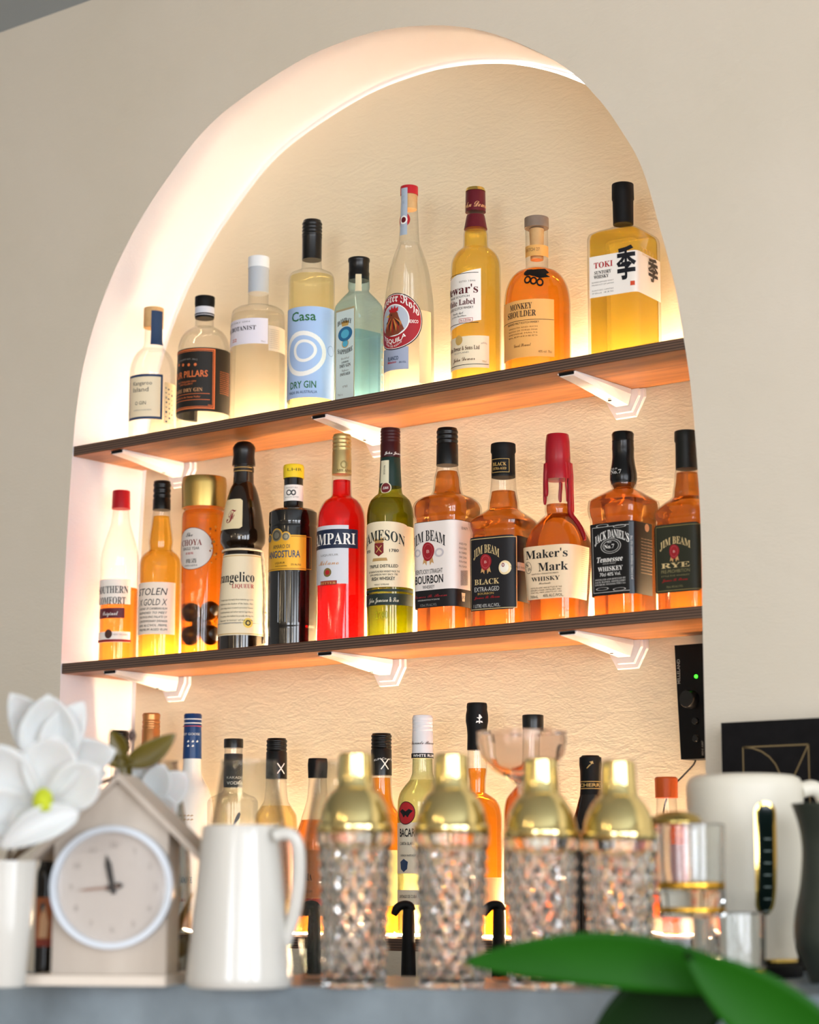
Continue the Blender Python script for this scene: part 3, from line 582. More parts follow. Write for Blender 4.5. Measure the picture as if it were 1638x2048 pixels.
b.text('TOKI', 'b', 1294, 1306, 505, 9, gold_i); b.text('季', 'H', 1305, 1315, 543, 36, M('2a2420', .5, key='brush_ink')); b.text('SUNTORY WHISKY', 'n', 1294, 1305, 514, 3, gold_i); b.done()

# ---------------------------------------------------------------- middle shelf, left to right
b = bt('liqueur_bottle', 'half-full whiskey liqueur bottle with red cap, far left of middle shelf', 237, 1230, [(1018, 16), (1030, 17), (1050, 20), (1070, 26), (1090, 32), (1110, 36.5), (1125, 38), (1325, 38.5)], Z2, .070, MXG)
b.glass(); b.liquid(1178, LM('fbbc60')); b.cap([(983, 17.5), (1019, 18.5)], M('a5121c', .35, key='red_cap'))
b.lab(221, 261, 1158, 1208, PAPER); b.text('SOUTHERN', 'b', 221, 256, 1179, 14.5); b.text('COMFORT', 'b', 220, 251, 1201, 14.5)
b.lab(219, 249, 1216, 1236, M('571523', .45, key='burgundy_ribbon'), 'ribbon'); b.text('Original', 's', 220, 236, 1226, 9, white_i); b.L = b.g; b.text('Peach', 's', 228, 242, 1247, 9, M('f09a4a', .5, key='orange_ink'), slant=.3)
b.lab(221, 260, 1263, 1284, PAPER, 'lower_label'); b.text('NEW ORLEANS', 'n', 241, 255, 1269, 3.4, grey_i); b.ell(217, 1268, 8, 9, M('4a3128', .5, key='seal_ink'), lay=2); b.rect(221, 1281, 42, 2.5, M('8a1a22', .5, key='red_ink')); b.done()
b = bt('rum_bottle', 'golden rum bottle with bulging neck, black cap and handwritten-style white label', 319, 1220, [(1015, 16), (1030, 17.5), (1050, 20), (1070, 23), (1086, 24.5), (1098, 23), (1103, 25), (1109, 33), (1118, 39.5), (1130, 42), (1145, 42), (1315, 42)], Z2, .066, MXG)
b.glass(); b.liquid(1034, LM('ffda72')); b.cap([(964, 17), (968, 18), (1000, 18), (1021, 18)], BLACK, ridges=(966, 998, 3, 1.3))
b.lab(306, 350, 1164, 1268, M('f5e3d0', .6, key='parchment_paper')); b.text('STOLEN', 'I', 302, 335, 1183, 14); b.text('X GOLD X', 'I', 303, 334, 1204, 13)
b.lines(['A BLEND OF CARIBBEAN RUM', 'BLENDED TO MEET', 'THE EVOLVING PALATE OF', 'CONTEMPORARY DRINKER', '40% ALC/VOL 700ML', 'PREMIUM AGED RUM'], 'I', 303, 334, 1217, 8.4, 4.4); b.done()
b = bt('liqueur_bottle', 'wide amber plum liqueur jar with big gold cap', 405, 1180, [(1015, 40), (1024, 40), (1028, 42.5), (1035, 44), (1200, 43.5), (1305, 42)], Z2, .074, MXG)
b.glass(); b.liquid(1024, LM('ffb84c'), thick=.0012); b.cap([(957, 44), (972, 45.5), (1018, 44)], M('c4a661', .32, 1., key='brushed_gold'))
b.L = b.g; b.ell(384, 1097, 44, 43, M('8a4a2a', .5, key='label_rim_ink'), lay=.6, n=44, kind='label_rim'); b.ell(384, 1097, 42.5, 41.5, M('d8cfc6', .5, key='pearl_paper'), lay=1.2, n=44, kind='label'); b.text('The', 's', 379, 386, 1069, 9); b.text('CHOYA', 'b', 381, 404, 1085, 12, M('7a2a20', .5, key='maroon_ink')); b.text('SINGLE YEAR', 'n', 381, 399, 1097, 6); b.text('梅酒', 'n', 382, 393, 1122, 7); b.text('本格梅', 'n', 379, 387, 1107, 4, red); b.text('UMESHU LIQUEUR', 'n', 381, 395, 1131, 3)
b.L = b.g
for i in range(16): b.ell(424 + random.uniform(-4, 9), 1052 + i * 5 + random.uniform(-2, 2), random.uniform(1, 3.4), random.uniform(1, 3.2), M('8a4a14', .5, key='leaf_print') if i % 3 else M('e8b860', .3, .6, key='gold_leaf_print'), n=7, lay=2)
b.done(); choya = b
plum_m = noisy('soaked_plum_skin', '2a2018', '43331f', 30, rough=.35)
for i, (px, py, r, dy) in enumerate(((380, 1226, 20, -.010), (424, 1222, 20, -.004), (402, 1250, 20, .012), (379, 1272, 20, -.010), (425, 1270, 20, -.002))):
    P = unY(px, py, choya.cy + dy * .6); rr = r * choya.k
    o = lathe('soaked_plum', [(rr * math.sin(a) * (1 + .03 * math.cos(3 * a)), -rr * 1.0 * math.cos(a)) for a in np.linspace(.02, math.pi - .02, 16)], (choya.cx + (P[0] - choya.cx) * .82, P[1], max(P[2], Z2 + .005 + rr)), plum_m, N=20)
    tag(o, 'dark soaked plum inside the gold-capped liqueur jar, ' + ('upper left', 'upper right', 'in the middle', 'lower left at the bottom', 'lower right at the bottom')[i], 'plum', 'plums in the liqueur jar')
# friar-shaped brown bottle
brownglass = M('1a0f08', .08, key='dark_brown_glass', spec=.7)
b = bt('liqueur_bottle', 'robed-friar shaped dark brown liqueur bottle with cord belt', 484, 1180, [(930, 20), (968, 21), (976, 25), (990, 30), (1020, 37), (1050, 42), (1075, 45.5), (1086, 45), (1095, 40), (1103, 37), (1112, 38), (1180, 43), (1265, 47), (1295, 47)], Z2, .068, MXG)
b.glass(brownglass); b.cap([(884, 8), (886, 14), (891, 20), (897, 23), (905, 22), (915, 21.5), (925, 23), (932, 23.5)], BLACK)
b.lab(None, 'd85', 933, 942, M('2a2016', .5, key='neck_band_paper'), 'neck_band', xl='d-85'); b.rect(484, 934, 22, .7, gold_i); b.rect(484, 941, 22, .7, gold_i)
b.lab(None, 485, 999, 1058, M('e6d3a8', .5, key='crest_paper'), 'crest_label', xl=448, off=.0006, cut=5); b.text('F', 's', 463, 472, 1031, 30, M('8a1c2c', .5, key='crimson_ink'))
b.lab(None, 526, 1108, 1270, CREAM, xl='d-110'); b.text('Frangelico', 'b', 463, 508, 1154, 20); b.text('LIQUEUR', 'b', 486, 507, 1172, 8, red)
b.lines(['The legend says that nearly three centuries ago in the', 'Piedmont in the shadow of the Italian Alps,', 'a friar living there created a precious liqueur', 'of wild hazelnuts and other secret ingredients.', 'We continue this tradition by proudly offering this', 'liqueur in honor of his name.'], 'n', 470, 506, 1199, 8.2, 3.4, M('4a4030', .6, key='brown_ink')); b.rect(462, 1246, 60, .5, grey_i); b.text('HAZELNUT DISTILLATE', 'n', 463, 482, 1246, 3.4, grey_i); b.ell(496, 1246, 10, 10, M('e9c95c', .5, key='yellow_seal')); b.ell(496, 1246, 5.5, 5.5, M('2a2018', .5, key='seal_ink'), lay=2, inner=.55); b.rect(480, 1111, 60, .8, gold_i); b.rect(480, 1267, 60, .8, gold_i)
rope = noisy('cord_fibre', 'd8c3a0', 'f0e2c6', 120, rough=.9)
pts = []
for i in range(60):
    y = 1104 + i * (1288 - 1104) / 59; xo = 527 + 5 * math.sin(i * .09)
    th = b.th0 + math.radians(72 + 6 * math.sin(i * .1)); z = b.zof(y); p = b.at(th, max(z, b.zb + .004)); out = np.array([math.cos(th), math.sin(th), 0]) * .0026
    pts.append(p + out + .0005 * np.array([math.cos(i * 1.3), math.sin(i * 1.3), 0]))
tube('cord', pts, .0021, rope, b.root, n=8)
ring = [b.at(b.th0 + math.radians(72 + 6 * q), b.zof(1104)) + .0022 * np.array([math.cos(b.th0 + math.radians(72 + 6 * q)), math.sin(b.th0 + math.radians(72 + 6 * q)), 0]) for q in range(61)]
tube('cord_belt', ring, .0018, rope, b.root, n=8)
P = pts[40]; lathe('cord_knot', [(.0005, -.004), (.0036, -.002), (.004, .001), (.0005, .004)], P, rope, b.root, N=12); b.done()
# black bitters liqueur
b = bt('amaro_bottle', 'black amaro bottle with yellow cap and yellow gold label', 585, 1180, [(955, 19), (1016, 20), (1019, 27), (1022, 42), (1027, 48), (1050, 48.5), (1054, 47.5), (1058, 48.5), (1255, 49), (1259, 48), (1290, 48)], Z2, .066, MXG)
b.glass(M('080607', .10, key='black_glass', spec=.7)); c = b.cap([(931, 20), (936, 21.3), (958, 21)], M('f0cf2a', .4, key='yellow_cap')); b.L = c; b.text('LHR', 'n', 590, 602, 939, 6, M('6a5a20', .5, key='date_ink'), lay=6)
b.lab(None, 'd85', 969, 1001, PAPER, 'neck_label', xl='d-85'); b.text('ANGOSTURA', 'n', 583, 595, 975, 3.4, grey_i); b.ell(578, 985, 6, 6, M('4a4a48', .5, key='seal_ink'), inner=.6); b.ell(587, 985, 5, 6, M('4a4a48', .5, key='seal_ink'), inner=.5); b.text('AROMATIC BITTERS', 'n', 583, 597, 994, 2.8, grey_i)
yel = M('e2a92f', .38, .25, key='golden_label')
b.lab(566, 612, 1070, 1140, yel, slope=.0); b.rect(566, 1105, 61, 33, M('8a5a14', .4, key='bronze_ink'), frame=1.2)
for xx, yy, r_ in ((554, 1071, 12), (572, 1073, 8), (541, 1078, 8)): b.ell(xx, yy, r_ + 2, r_ + 2, yel, lay=1.4); b.ell(xx, yy, r_, r_, M('8f8a78', .35, .7, key='medal_ink'), lay=2.2); b.ell(xx, yy, r_ * .8, r_ * .8, M('5f5a4c', .4, .5, key='medal_dark_ink'), lay=3, inner=.7)
b.text('AMARO DI', 'n', 562, 580, 1093, 8, M('2a3a3a', .5, key='dark_teal_ink')); b.text('ANGOSTURA', 'B', 564, 600, 1108, 14, M('1f4a6a', .4, key='blue_ink')); b.text('LIQUEUR', 'n', 560, 570, 1126, 4); b.text('35% Alc./Vol.', 'n', 592, 602, 1129, 4); b.text('HOUSE OF ANGOSTURA', 'n', 562, 574, 1132, 2.6)
for i in range(5):
    x = 556 + i * 14; p0 = b.at(np.interp(b.sx(x, b.zof(1200)), b.table(b.zof(1200))[1], b.table(b.zof(1200))[0]), b.zof(1150)); p1 = p0.copy(); p1[2] = b.zof(1250)
    tube('flute_rib', [p0, (p0 + p1) / 2, p1], .0012, M('080607', .10, key='black_glass', spec=.7), b.g, n=6)
b.done()
# red bitter
b = bt('bitter_bottle', 'bright red bitter bottle with tan foil cap and navy-band label', 682, 1180, [(945, 19), (962, 19.5), (990, 20.5), (995, 23), (1002, 33), (1013, 41), (1028, 46.5), (1048, 48.5), (1200, 49), (1290, 49.5)], Z2, .064, MXG)
b.glass(); b.liquid(962, LM('f02a2e')); c = b.cap([(870, 18), (874, 19.4), (905, 19.4), (950, 19.8)], M('c6b27a', .38, .85, key='tan_foil'), ridges=(872, 902, 4, 1.0))
b.L = c; b.text('MILANO', 'b', 689, 700, 941, 5, M('6a5a34', .5, key='brown_ink'), lay=6); b.ell(688, 929, 7, 8, M('9a8650', .5, key='bronze_ink'), lay=6, inner=.7)
b.lab(655, 697, 1051, 1168, M('d4d5da', .45, key='silver_paper')); L = b.L
b.lab(655, 715, 1059, 1097, M('16233e', .45, key='navy_band'), 'name_band', off=.0008); b.text('CAMPARI', 'b', 655, 710, 1078, 23, white_i)
b.L = L; b.text('Milano', 's', 655, 678, 1125, 10, M('cf9a6a', .5, key='copper_ink')); b.text('LIQUEUR', 'n', 658, 677, 1110, 4, grey_i); b.ell(655, 1145, 9, 9, M('7a6434', .5, key='bronze_ink'), inner=.55); b.ell(655, 1145, 5, 5, red); b.rect(656, 1166, 19, 4.5, M('9a2a22', .5, key='brick_ink'), lay=2); b.text('BITTER', 'b', 656, 672, 1166, 4.5, gold_i, lay=3); b.done()
# green irish bottle
b = bt('whiskey_bottle', 'green glass whiskey bottle with maroon cap and cream crest label', 780, 1180, [(905, 19.5), (945, 21), (978, 23), (988, 25), (994, 32), (1003, 40), (1018, 45), (1035, 47), (1200, 46.5), (1280, 45.5)], Z2, .064, MXG)
b.glass(GREENG); b.liquid(1000, LM('dcda50')); c = b.cap([(858, 19.5), (862, 20.4), (888, 20.4), (917, 20.2)], M('3a1014', .32, key='maroon_foil'), ridges=(861, 886, 4, 1.0)); b.L = c; b.text('John Jameson', 's', 790, 801, 906, 6, white_i, lay=6)
b.cap([(917, 20.4), (945, 21.4), (975, 23.2)], M('16302a', .4, key='green_foil'), 'neck_foil'); b.lab(None, 778, 921, 966, M('ddd6b6', .5, key='seal_strip_paper'), 'seal_strip', xl=763, off=.0012); b.ell(772, 976, 11, 12, M('ddd6b6', .5, key='seal_strip_paper'), lay=4.5); b.ell(772, 976, 9, 10, M('6a1c22', .5, key='wax_ink'), lay=5.5); b.text('JJ&S', 'b', 772, 777, 976, 5, white_i, lay=6.5); b.text('TRIPLE DISTILLED', 'n', 770, 779, 940, 3, lay=5, rot=-1)
b.lab(759, 'd78', 1051, 1174, CREAM); b.ell(759, 1052, 60, 9, CREAM, lay=.2, a1=180); b.text('JAMESON', 'b', 762, 809, 1070, 21, M('1d2420', .5, key='dark_green_ink'), arc=13)
b.poly([(-10, 12), (10, 12), (10, -8), (0, -15), (-10, -8)], 758, 1098, M('7a1c20', .5, key='crest_red')); b.poly([(-12, 4), (-6, 9), (0, 3), (6, 9), (12, 4), (8, -2), (-8, -2)], 758, 1084, M('b88a4a', .5, key='crest_gold')); b.poly([(-15, 2), (15, 2), (17, -4), (-17, -4)], 759, 1118, M('b9935a', .5, key='crest_gold')); b.poly([(-7, -7), (-5, -7), (7, 7), (5, 7)], 758, 1098, gold_i, lay=2); b.poly([(7, -7), (5, -7), (-7, 7), (-5, 7)], 758, 1098, gold_i, lay=2)
b.text('1780', 'B', 788, 797, 1101, 6); b.text('ESTD', 'B', 738, 742, 1104, 5); b.text('TRIPLE DISTILLED', 'B', 765, 796, 1132, 6); b.text('SIX GENERATIONS IRISH WHISKEY MADE THE', 'n', 765, 799, 1143, 4); b.text('JOHN JAMESON WAY SINCE 1780', 'n', 765, 795, 1149, 4); b.text('IRISH WHISKEY', 'B', 765, 790, 1157, 7); b.text('PRODUCT OF IRELAND', 'n', 763, 778, 1169, 3)
b.lab(None, 'd78', 1178, 1183, M('20302a', .5, key='green_band'), 'thin_band', xl='d-120'); b.lab(None, 'd78', 1187, 1210, M('1c2a24', .5, key='green_band'), 'signature_band', xl='d-120'); b.text('John Jameson & Son', 's', 764, 797, 1199, 10, M('e6e0c8', .5, key='cream_ink'))
b.L = b.g; b.text('1780', 'b', 763, 776, 1230, 14, M('7d8a20', .2, key='embossed_glass'), lay=1); b.done()
# square bourbons
def bourbon(label, x, rows, cor, ylab, y0, alpha, lvl, paper, ink, accent, z=Z2, n=5., asp=1., body=DAMB, name='whiskey_bottle'):
    b = bt(name, label, x, 1150, rows, z, y0, MXG, n=n, alpha=alpha, asp=asp, N=80); b.glass(); b.liquid(lvl, body, thick=.0022); return b
b = bourbon('large square bourbon bottle with white label, beside the green bottle', 895, [(930, 21, 2), (943, 23, 2), (955, 26, 2), (975, 28, 2), (984, 30, 2), (990, 38, 2.5), (997, 56, 3.5), (1006, 66, 4.5), (1018, 70, 5), (1034, 69, 5), (1040, 66, 5), (1265, 64, 5)], 908, None, .064, 35, 944, None, None, None)
b.cap([(857, 20), (861, 22), (890, 22), (931, 22.3)], BLACK, ridges=(860, 888, 3, 1.2))
b.lab(None, 'd72', 1040, 1213, M('151316', .5, key='black_label'), xl='d-98'); L = b.L
b.lab(None, 'd71', 1041, 1178, M('efe4dc', .5, key='white_label_paper'), 'label_face', xl='d-97', off=.0008, parent=L, cut=0); b.L = L
redw = M('9a1c24', .45, key='wax_red')
def seal(b, x, y, s):
    b.poly([(-9 * s, -8 * s), (-2 * s, -10 * s), (-4 * s, -27 * s), (-8 * s, -21 * s), (-13 * s, -24 * s)], x, y, M('c99a62', .5, key='ribbon_gold'), lay=2); b.poly([(9 * s, -8 * s), (2 * s, -10 * s), (4 * s, -27 * s), (8 * s, -21 * s), (13 * s, -24 * s)], x, y, M('c99a62', .5, key='ribbon_gold'), lay=2)
    b.ell(x, y, 14 * s, 18 * s, redw, lay=3, wob=.05, n=28); b.ell(x, y, 10.5 * s, 14 * s, M('c4545a', .5, key='wax_ring_ink'), lay=4, inner=.93); b.text('B', 'n', x, x + 2.6 * s, y, 6 * s, M('e6b0a8', .5, key='wax_letter_ink'), lay=4)
def jim(b, xc, xr, y, h, ink, arc): b.text('JIM BEAM', 'b', xc, xr, y, h, ink, arc=arc, lay=3)
jim(b, 857, 891, 1071, 22, INK, 14); seal(b, 857, 1103, 1.05); b.text('KENTUCKY STRAIGHT', 'n', 858, 886, 1143, 9, lay=3); b.text('BOURBON', 'B', 858, 887, 1159, 16, lay=3); b.text('WHISKEY', 'n', 858, 870, 1174, 7, lay=3); b.ell(836, 1107, 9, 8, M('c8c0c2', .5, key='etching_ink'), lay=2.4, inner=.6); b.ell(879, 1105, 11, 9, M('c8c0c2', .5, key='etching_ink'), lay=2.4, inner=.6)
b.text('James B. Beam', 's', 860, 895, 1192, 6, M('a02a30', .5, key='red_ink'), lay=3); b.text('NONE GENUINE WITHOUT MY SIGNATURE', 'n', 858, 880, 1200, 2.8, silver_i, lay=3); b.text('1125mL 37% ALC./VOL.', 'n', 858, 875, 1210, 5, grey_i, lay=3); b.poly([(-5, 8), (7, 8), (5, -9), (-3, -9)], 925, 1194, CREAM, lay=3); b.text('33', 'n', 926, 929, 1195, 5, lay=4)
b.text('QUALITY', 'n', 928, 934, 1057, 5, lay=3); b.lines(['AGED FOR', 'FOUR YEARS', 'IN CHARRED', 'OAK CASKS', 'FOR A MORE', 'FULL FLAVOR'], 'n', 925, 932, 1088, 9, 4, lay=3)
for i in range(9): b.rect(921 + i * 1.6, 1156, .6, 15, INK, lay=2.4)
b.done()
b = bourbon('square bourbon bottle with black label and gold medal sticker', 1008, [(950, 24, 2), (962, 25, 2), (985, 27, 2), (1010, 31, 2), (1018, 36, 2.4), (1028, 48, 3), (1040, 66, 4), (1048, 71, 5), (1056, 70, 5), (1068, 66, 5), (1080, 67, 5), (1265, 66, 5)], 1032, None, .066, 29, 984, None, None, None)
c = b.cap([(888, 25), (904, 25.5), (908, 23.5), (955, 24.3)], MATTB); b.L = c; b.text('BLACK', 'b', 999, 1012, 928, 7, gold_i, lay=7); b.text('EXTRA-AGED', 'b', 999, 1012, 937, 5, gold_i, lay=7); b.rect(1000, 931, 18, 14, gold_i, lay=6, frame=1)
blk = M('17161a', .5, key='black_label'); pale_gold = M('d8bd86', .45, key='pale_gold_ink')
b.lab(None, 1032, 1072, 1220, blk, xl=939, cut=7); b.rect(985, 1146, 52, 71, pale_gold, frame=1.3); jim(b, 973, 999, 1097, 17, pale_gold, 12); seal(b, 972, 1124, .9); b.text('BLACK', 'b', 974, 999, 1163, 11, pale_gold); b.text('EXTRA-AGED', 'n', 974, 999, 1178, 9, silver_i); b.text('BOURBON', 'n', 972, 988, 1187, 4, gold_i); b.text('James B. Beam', 's', 974, 1000, 1194, 5.5, red); b.text('1 LITRE 43% ALC./VOL.', 'n', 974, 1001, 1211, 7, silver_i)
b.lab(None, 'd72', 1074, 1205, blk, 'side_label', xl=1034); b.rect(1056, 1137, 40, 8, M('d8c3b4', .5, key='sticker_paper'), lay=2); b.text('WORLD WHISKIES', 'n', 1040, 1052, 1135, 4, lay=3); b.ell(1010, 1135, 13, 14, M('efd7a6', .4, key='medal_sticker'), lay=3); b.ell(1009, 1135, 9, 10, M('f2ead8', .5, key='medal_paper'), lay=4); b.ell(1007, 1130, 3, 4, M('8a3a4a', .5, key='medal_ink'), lay=5, inner=.5); b.done()
# red wax bourbon
wax = M('9c1220', .28, key='red_wax')
b = bourbon('squat bourbon bottle with dripping red wax neck and cream label', 1118, [(945, 26, 2), (975, 26.5, 2), (1022, 27, 2), (1029, 29, 2.2), (1038, 38, 2.6), (1052, 51, 3), (1070, 62, 3.6), (1086, 68, 4), (1100, 70, 4), (1170, 65, 4), (1240, 61, 4)], 1155, None, .068, 30, 1010, None, None, None, n=4., body=LM('e09038', 1.36, .18))
b.cap([(869, 22.5), (885, 24.5), (918, 25.5), (922, 25), (938, 27.2), (953, 28.4), (960, 28.2)], wax, 'wax_seal')
def drip(ang, y1, w):
    pts, rad = [], []
    for i in range(14):
        y = 928 + (y1 - 928) * i / 13; z = b.zof(y); th = b.th0 + math.radians(ang + 2 * math.sin(i * .7)); p = b.at(th, z, off=.0002); pts.append(p); rad.append(w * (.9 if i < 12 else (.85 if i == 12 else .5)) * (.7 + .3 * min(1, i / 3)))
    tube('wax_drip', pts, rad, wax, b.root, n=8)
for a_, y_, w_ in ((62, 1085, .0042), (38, 1007, .0016), (-62, 995, .0034), (-80, 1010, .0030), (120, 1020, .004), (170, 1000, .003), (80, 1040, .004)): drip(a_, y_, w_)
b.lab(None, 'd75', 1089, 1196, M('eed2ad', .6, key='torn_cream_paper'), xl='d-95'); b.text('Maker\'s', 'b', 1091, 1135, 1107, 17); b.text('Mark', 'b', 1105, 1136, 1132, 17); b.ell(1057, 1136, 9, 12, M('3a3028', .5, key='seal_ink'), inner=.92); b.text('S', 'b', 1055, 1057.5, 1131, 7); b.text('IV', 'b', 1060, 1063, 1139, 6); b.text('KENTUCKY STRAIGHT BOURBON', 'n', 1090, 1117, 1147, 2.8); b.text('WHISKY', 'b', 1091, 1120, 1157, 8.5); b.text('Handmade', 's', 1090, 1102, 1166, 4); b.lines(['DISTILLED AGED AND BOTTLED BY THE', "MAKER'S MARK DISTILLERY, INC.", 'STAR HILL FARM, LORETTO, KY. USA'], 'n', 1092, 1124, 1175, 4.6, 2.8, M('5a4632', .6, key='brown_ink')); b.text('700mL', 'n', 1069, 1077, 1194, 5.5); b.text('40% ALC./VOL.', 'n', 1106, 1127, 1190, 5.5)
for i in range(22): b.text('handmade bourbon is aged', 'n', 1171, 1180, 1098 + i * 4.1, 1.8, M('7a6a58', .6, key='brown_ink'))
b.done()
# black label tennessee
b = bourbon('square whiskey bottle with all-black neck wrap and black-and-white label', 1250, [(950, 26, 2), (970, 26, 2), (977, 28, 2.2), (985, 42, 3), (996, 62, 4.5), (1004, 72, 6), (1020, 73, 7), (1034, 71, 7), (1042, 68, 7), (1225, 66, 7)], 1257, None, .066, 33, 960, None, None, None, n=7., body=LM('da8834', 1.36, .18))
c = b.cap([(864, 21), (868, 22.5), (898, 22.5), (903, 22), (915, 22), (930, 24), (947, 27.2), (960, 27.5), (968, 25)], M('09090a', .22, key='gloss_black_wrap'), ridges=(880, 884, 1, .8)); b.L = c; b.text('No.7', 'b', 1233, 1243, 944, 8, silver_i, lay=10); b.text('OLD', 'b', 1231, 1236, 938, 3, silver_i, lay=10)
b.lab(None, 'd75', 1043, 1188, M('0e0d0f', .45, key='black_label'), xl='d-98'); b.text('JACK DANIEL\'S', 'b', 1223, 1258, 1067, 17, white_i, arc=13); b.ell(1222, 1092, 24, 15, silver_i, inner=.94); b.ell(1222, 1092, 19, 11.5, silver_i, inner=.93); b.text('No.7', 'b', 1219, 1229, 1093, 8, white_i); b.text('OLD', 'b', 1219, 1223, 1084, 3, white_i); b.text('Tennessee', 'i', 1220, 1246, 1118, 11, white_i); b.text('SOUR MASH', 'n', 1219, 1232, 1127, 2.5, silver_i); b.text('WHISKEY', 'b', 1221, 1246, 1137, 9, white_i); b.text('70cl 40% Vol.', 'n', 1221, 1242, 1148, 7, white_i)
b.lines(['DISTILLED AND BOTTLED BY', 'JACK DANIEL DISTILLERY', 'LYNCHBURG, TENNESSEE 37352 U.S.A.'], 'b', 1221, 1252, 1158, 5, 3.2, silver_i); b.rect(1222, 1118, 43, 66, silver_i, frame=.9)
for sx_ in (-1, 1):
    for sy_ in (-1, 1): b.ell(1222 + sx_ * 17, 1115 - sy_ * 63, 15, 3, silver_i, inner=.86)
b.rect(1263, 1115, 4.5, 72, M('3b4148', .3, key='painted_sheen_strip'), lay=2); b.text('JACK DANIELS TENNESSEE WHISKEY OLD TIME', 'n', 1263, 1291, 1115, 3.4, silver_i, lay=3, rot=1)  # lettered corner strip; bluish window reflection is put into its colour
for i in range(12): b.text('charcoal mellowed', 'n', 1292, 1303, 1079 + i * 6.2, 2.4, M('c9a68a', .5, key='tan_ink'))
b.ell(1293, 1056, 8, 8, M('b98a6a', .5, key='tan_ink')); b.done()
# rye
b = bourbon('square rye whiskey bottle with dark green label, far right of middle shelf', 1378, [(935, 22, 2), (945, 24, 2), (965, 26, 2), (985, 29, 2), (994, 34, 2.4), (1004, 46, 3), (1018, 62, 4), (1028, 68, 5), (1036, 68, 5), (1046, 65, 5), (1058, 67, 5), (1230, 66, 5)], 1400, None, .064, 29, 946, None, None, None)
b.cap([(862, 23.5), (881, 24), (886, 22), (938, 22.5)], M('121512', .5, key='green_black_cap'))
dg = M('2a2c1e', .5, key='dark_green_label'); b.lab(None, 1402, 1047, 1184, dg, xl=1310, cut=7); b.rect(1356, 1115, 51, 65, M('8a7d4c', .5, key='olive_gold_ink'), frame=1.3); jim(b, 1350, 1381, 1080, 15, pale_gold, 12); seal(b, 1349, 1103, .8); b.text('RYE', 'b', 1351, 1380, 1130, 10, pale_gold); b.text('PRE-PROHIBITION', 'n', 1351, 1380, 1142, 7, M('8a8058', .5, key='olive_gold_ink')); b.text('STYLE RYE WHISKEY', 'n', 1351, 1380, 1151, 3, M('8a8058', .5, key='olive_gold_ink')); b.text('James B. Beam', 's', 1350, 1376, 1159, 6, red); b.text('700mL 40% ALC./VOL.', 'n', 1350, 1367, 1173, 4, M('8a8058', .5, key='olive_gold_ink')); b.done()

# ---------------------------------------------------------------- lowest shelf, left to right
YL = .075
def low(name, label, x, rows, lvl=None, lm=None, glass=CLEAR, **kw):
    b = bt(name, label, x, 1700, rows, Z3, kw.pop('y0', YL), LXG, **kw); b.glass(glass)
    if lvl: b.liquid(lvl, lm)
    return b
b = low('whisky_bottle', 'bottle with ribbed black cap standing behind the magnolia leaves', 235, [(1500, 17), (1560, 18), (1590, 36), (1620, 42), (1865, 42)], 1560, AMB); b.cap([(1462, 16), (1466, 18.5), (1502, 18.5)], BLACK, ridges=(1464, 1500, 4, 1.4)); b.lab(None, 'd60', 1680, 1800, PAPER, xl='d-110'); b.done()
b = low('wine_bottle', 'bottle with copper-coloured screw cap behind the magnolia leaves', 297, [(1500, 18), (1570, 20), (1610, 38), (1640, 44), (1870, 44)], 1580, LM('f0d7a0')); b.cap([(1427, 17), (1430, 18.3), (1460, 18.3), (1540, 18.6)], M('c98a54', .35, .8, key='copper_foil'), ridges=(1440, 1458, 2, 1.)); b.lab(None, 'd60', 1700, 1810, PAPER, xl='d-110'); b.done()
b = low('vodka_bottle', 'frosted white vodka bottle with navy blue foil cap', 381, [(1515, 17.5), (1545, 19), (1560, 24), (1580, 35), (1605, 42), (1640, 45), (1880, 45)], None, None, glass=FROST)
c = b.cap([(1428, 17), (1431, 18.2), (1518, 19)], M('163a6c', .3, key='navy_foil'), ridges=(1450, 1454, 1, .8)); b.L = c; b.rect(381, 1438, 26, 1, white_i, lay=5); b.rect(381, 1446, 26, 1, white_i, lay=5); b.rect(381, 1452, 26, .8, M('b04a5a', .5, key='rose_ink'), lay=5); b.text('GREY GOOSE', 'n', 379, 398, 1468, 4.5, white_i, lay=5)
for i in range(7): b.poly([(0, 0), (3, 4), (5, 1), (3, -1)], 367 + (i % 4) * 8, 1484 + (i // 4) * 9, white_i, lay=5)
b.L = b.g; b.text('GREY GOOSE', 'b', 360, 384, 1760, 12, M('3a7a9a', .5, key='teal_ink')); b.text('VODKA', 'b', 360, 372, 1800, 6, M('a03a3a', .5, key='red_ink'))
for i in range(8): b.poly([(0, 0), (5, 3), (8, 1), (4, -1)], 358 + (i % 4) * 7, 1632 + (i // 4) * 8, M('b9a58a', .5, key='geese_ink'))
b.lab(None, 'd70', 1866, 1873, M('8a7a4a', .4, .6, key='gold_base_line'), 'base_line', xl='d-100'); b.done()
b = low('vodka_bottle', 'clear vodka bottle with black collar and dark feather motif', 464, [(1496, 18), (1530, 18), (1580, 19), (1587, 26), (1594, 44), (1606, 51), (1880, 51)], 1600, WATER); b.cap([(1478, 19.5), (1496, 19.5)], BLACK); b.cap([(1508, 18.8), (1575, 19.2)], M('2b2b2c', .5, key='charcoal_collar'), 'collar'); b.L = b.g; b.text('VODKA', 'B', 470, 482, 1566, 6, white_i, lay=8); b.text('KAKADU', 'n', 470, 482, 1555, 5, white_i, lay=8); b.poly([(-8, -16), (-4, -6), (0, 6), (6, 14), (9, 10), (6, 0), (0, -8), (-6, -18)], 472, 1638, M('4a5263', .5, key='feather_ink')); b.done()
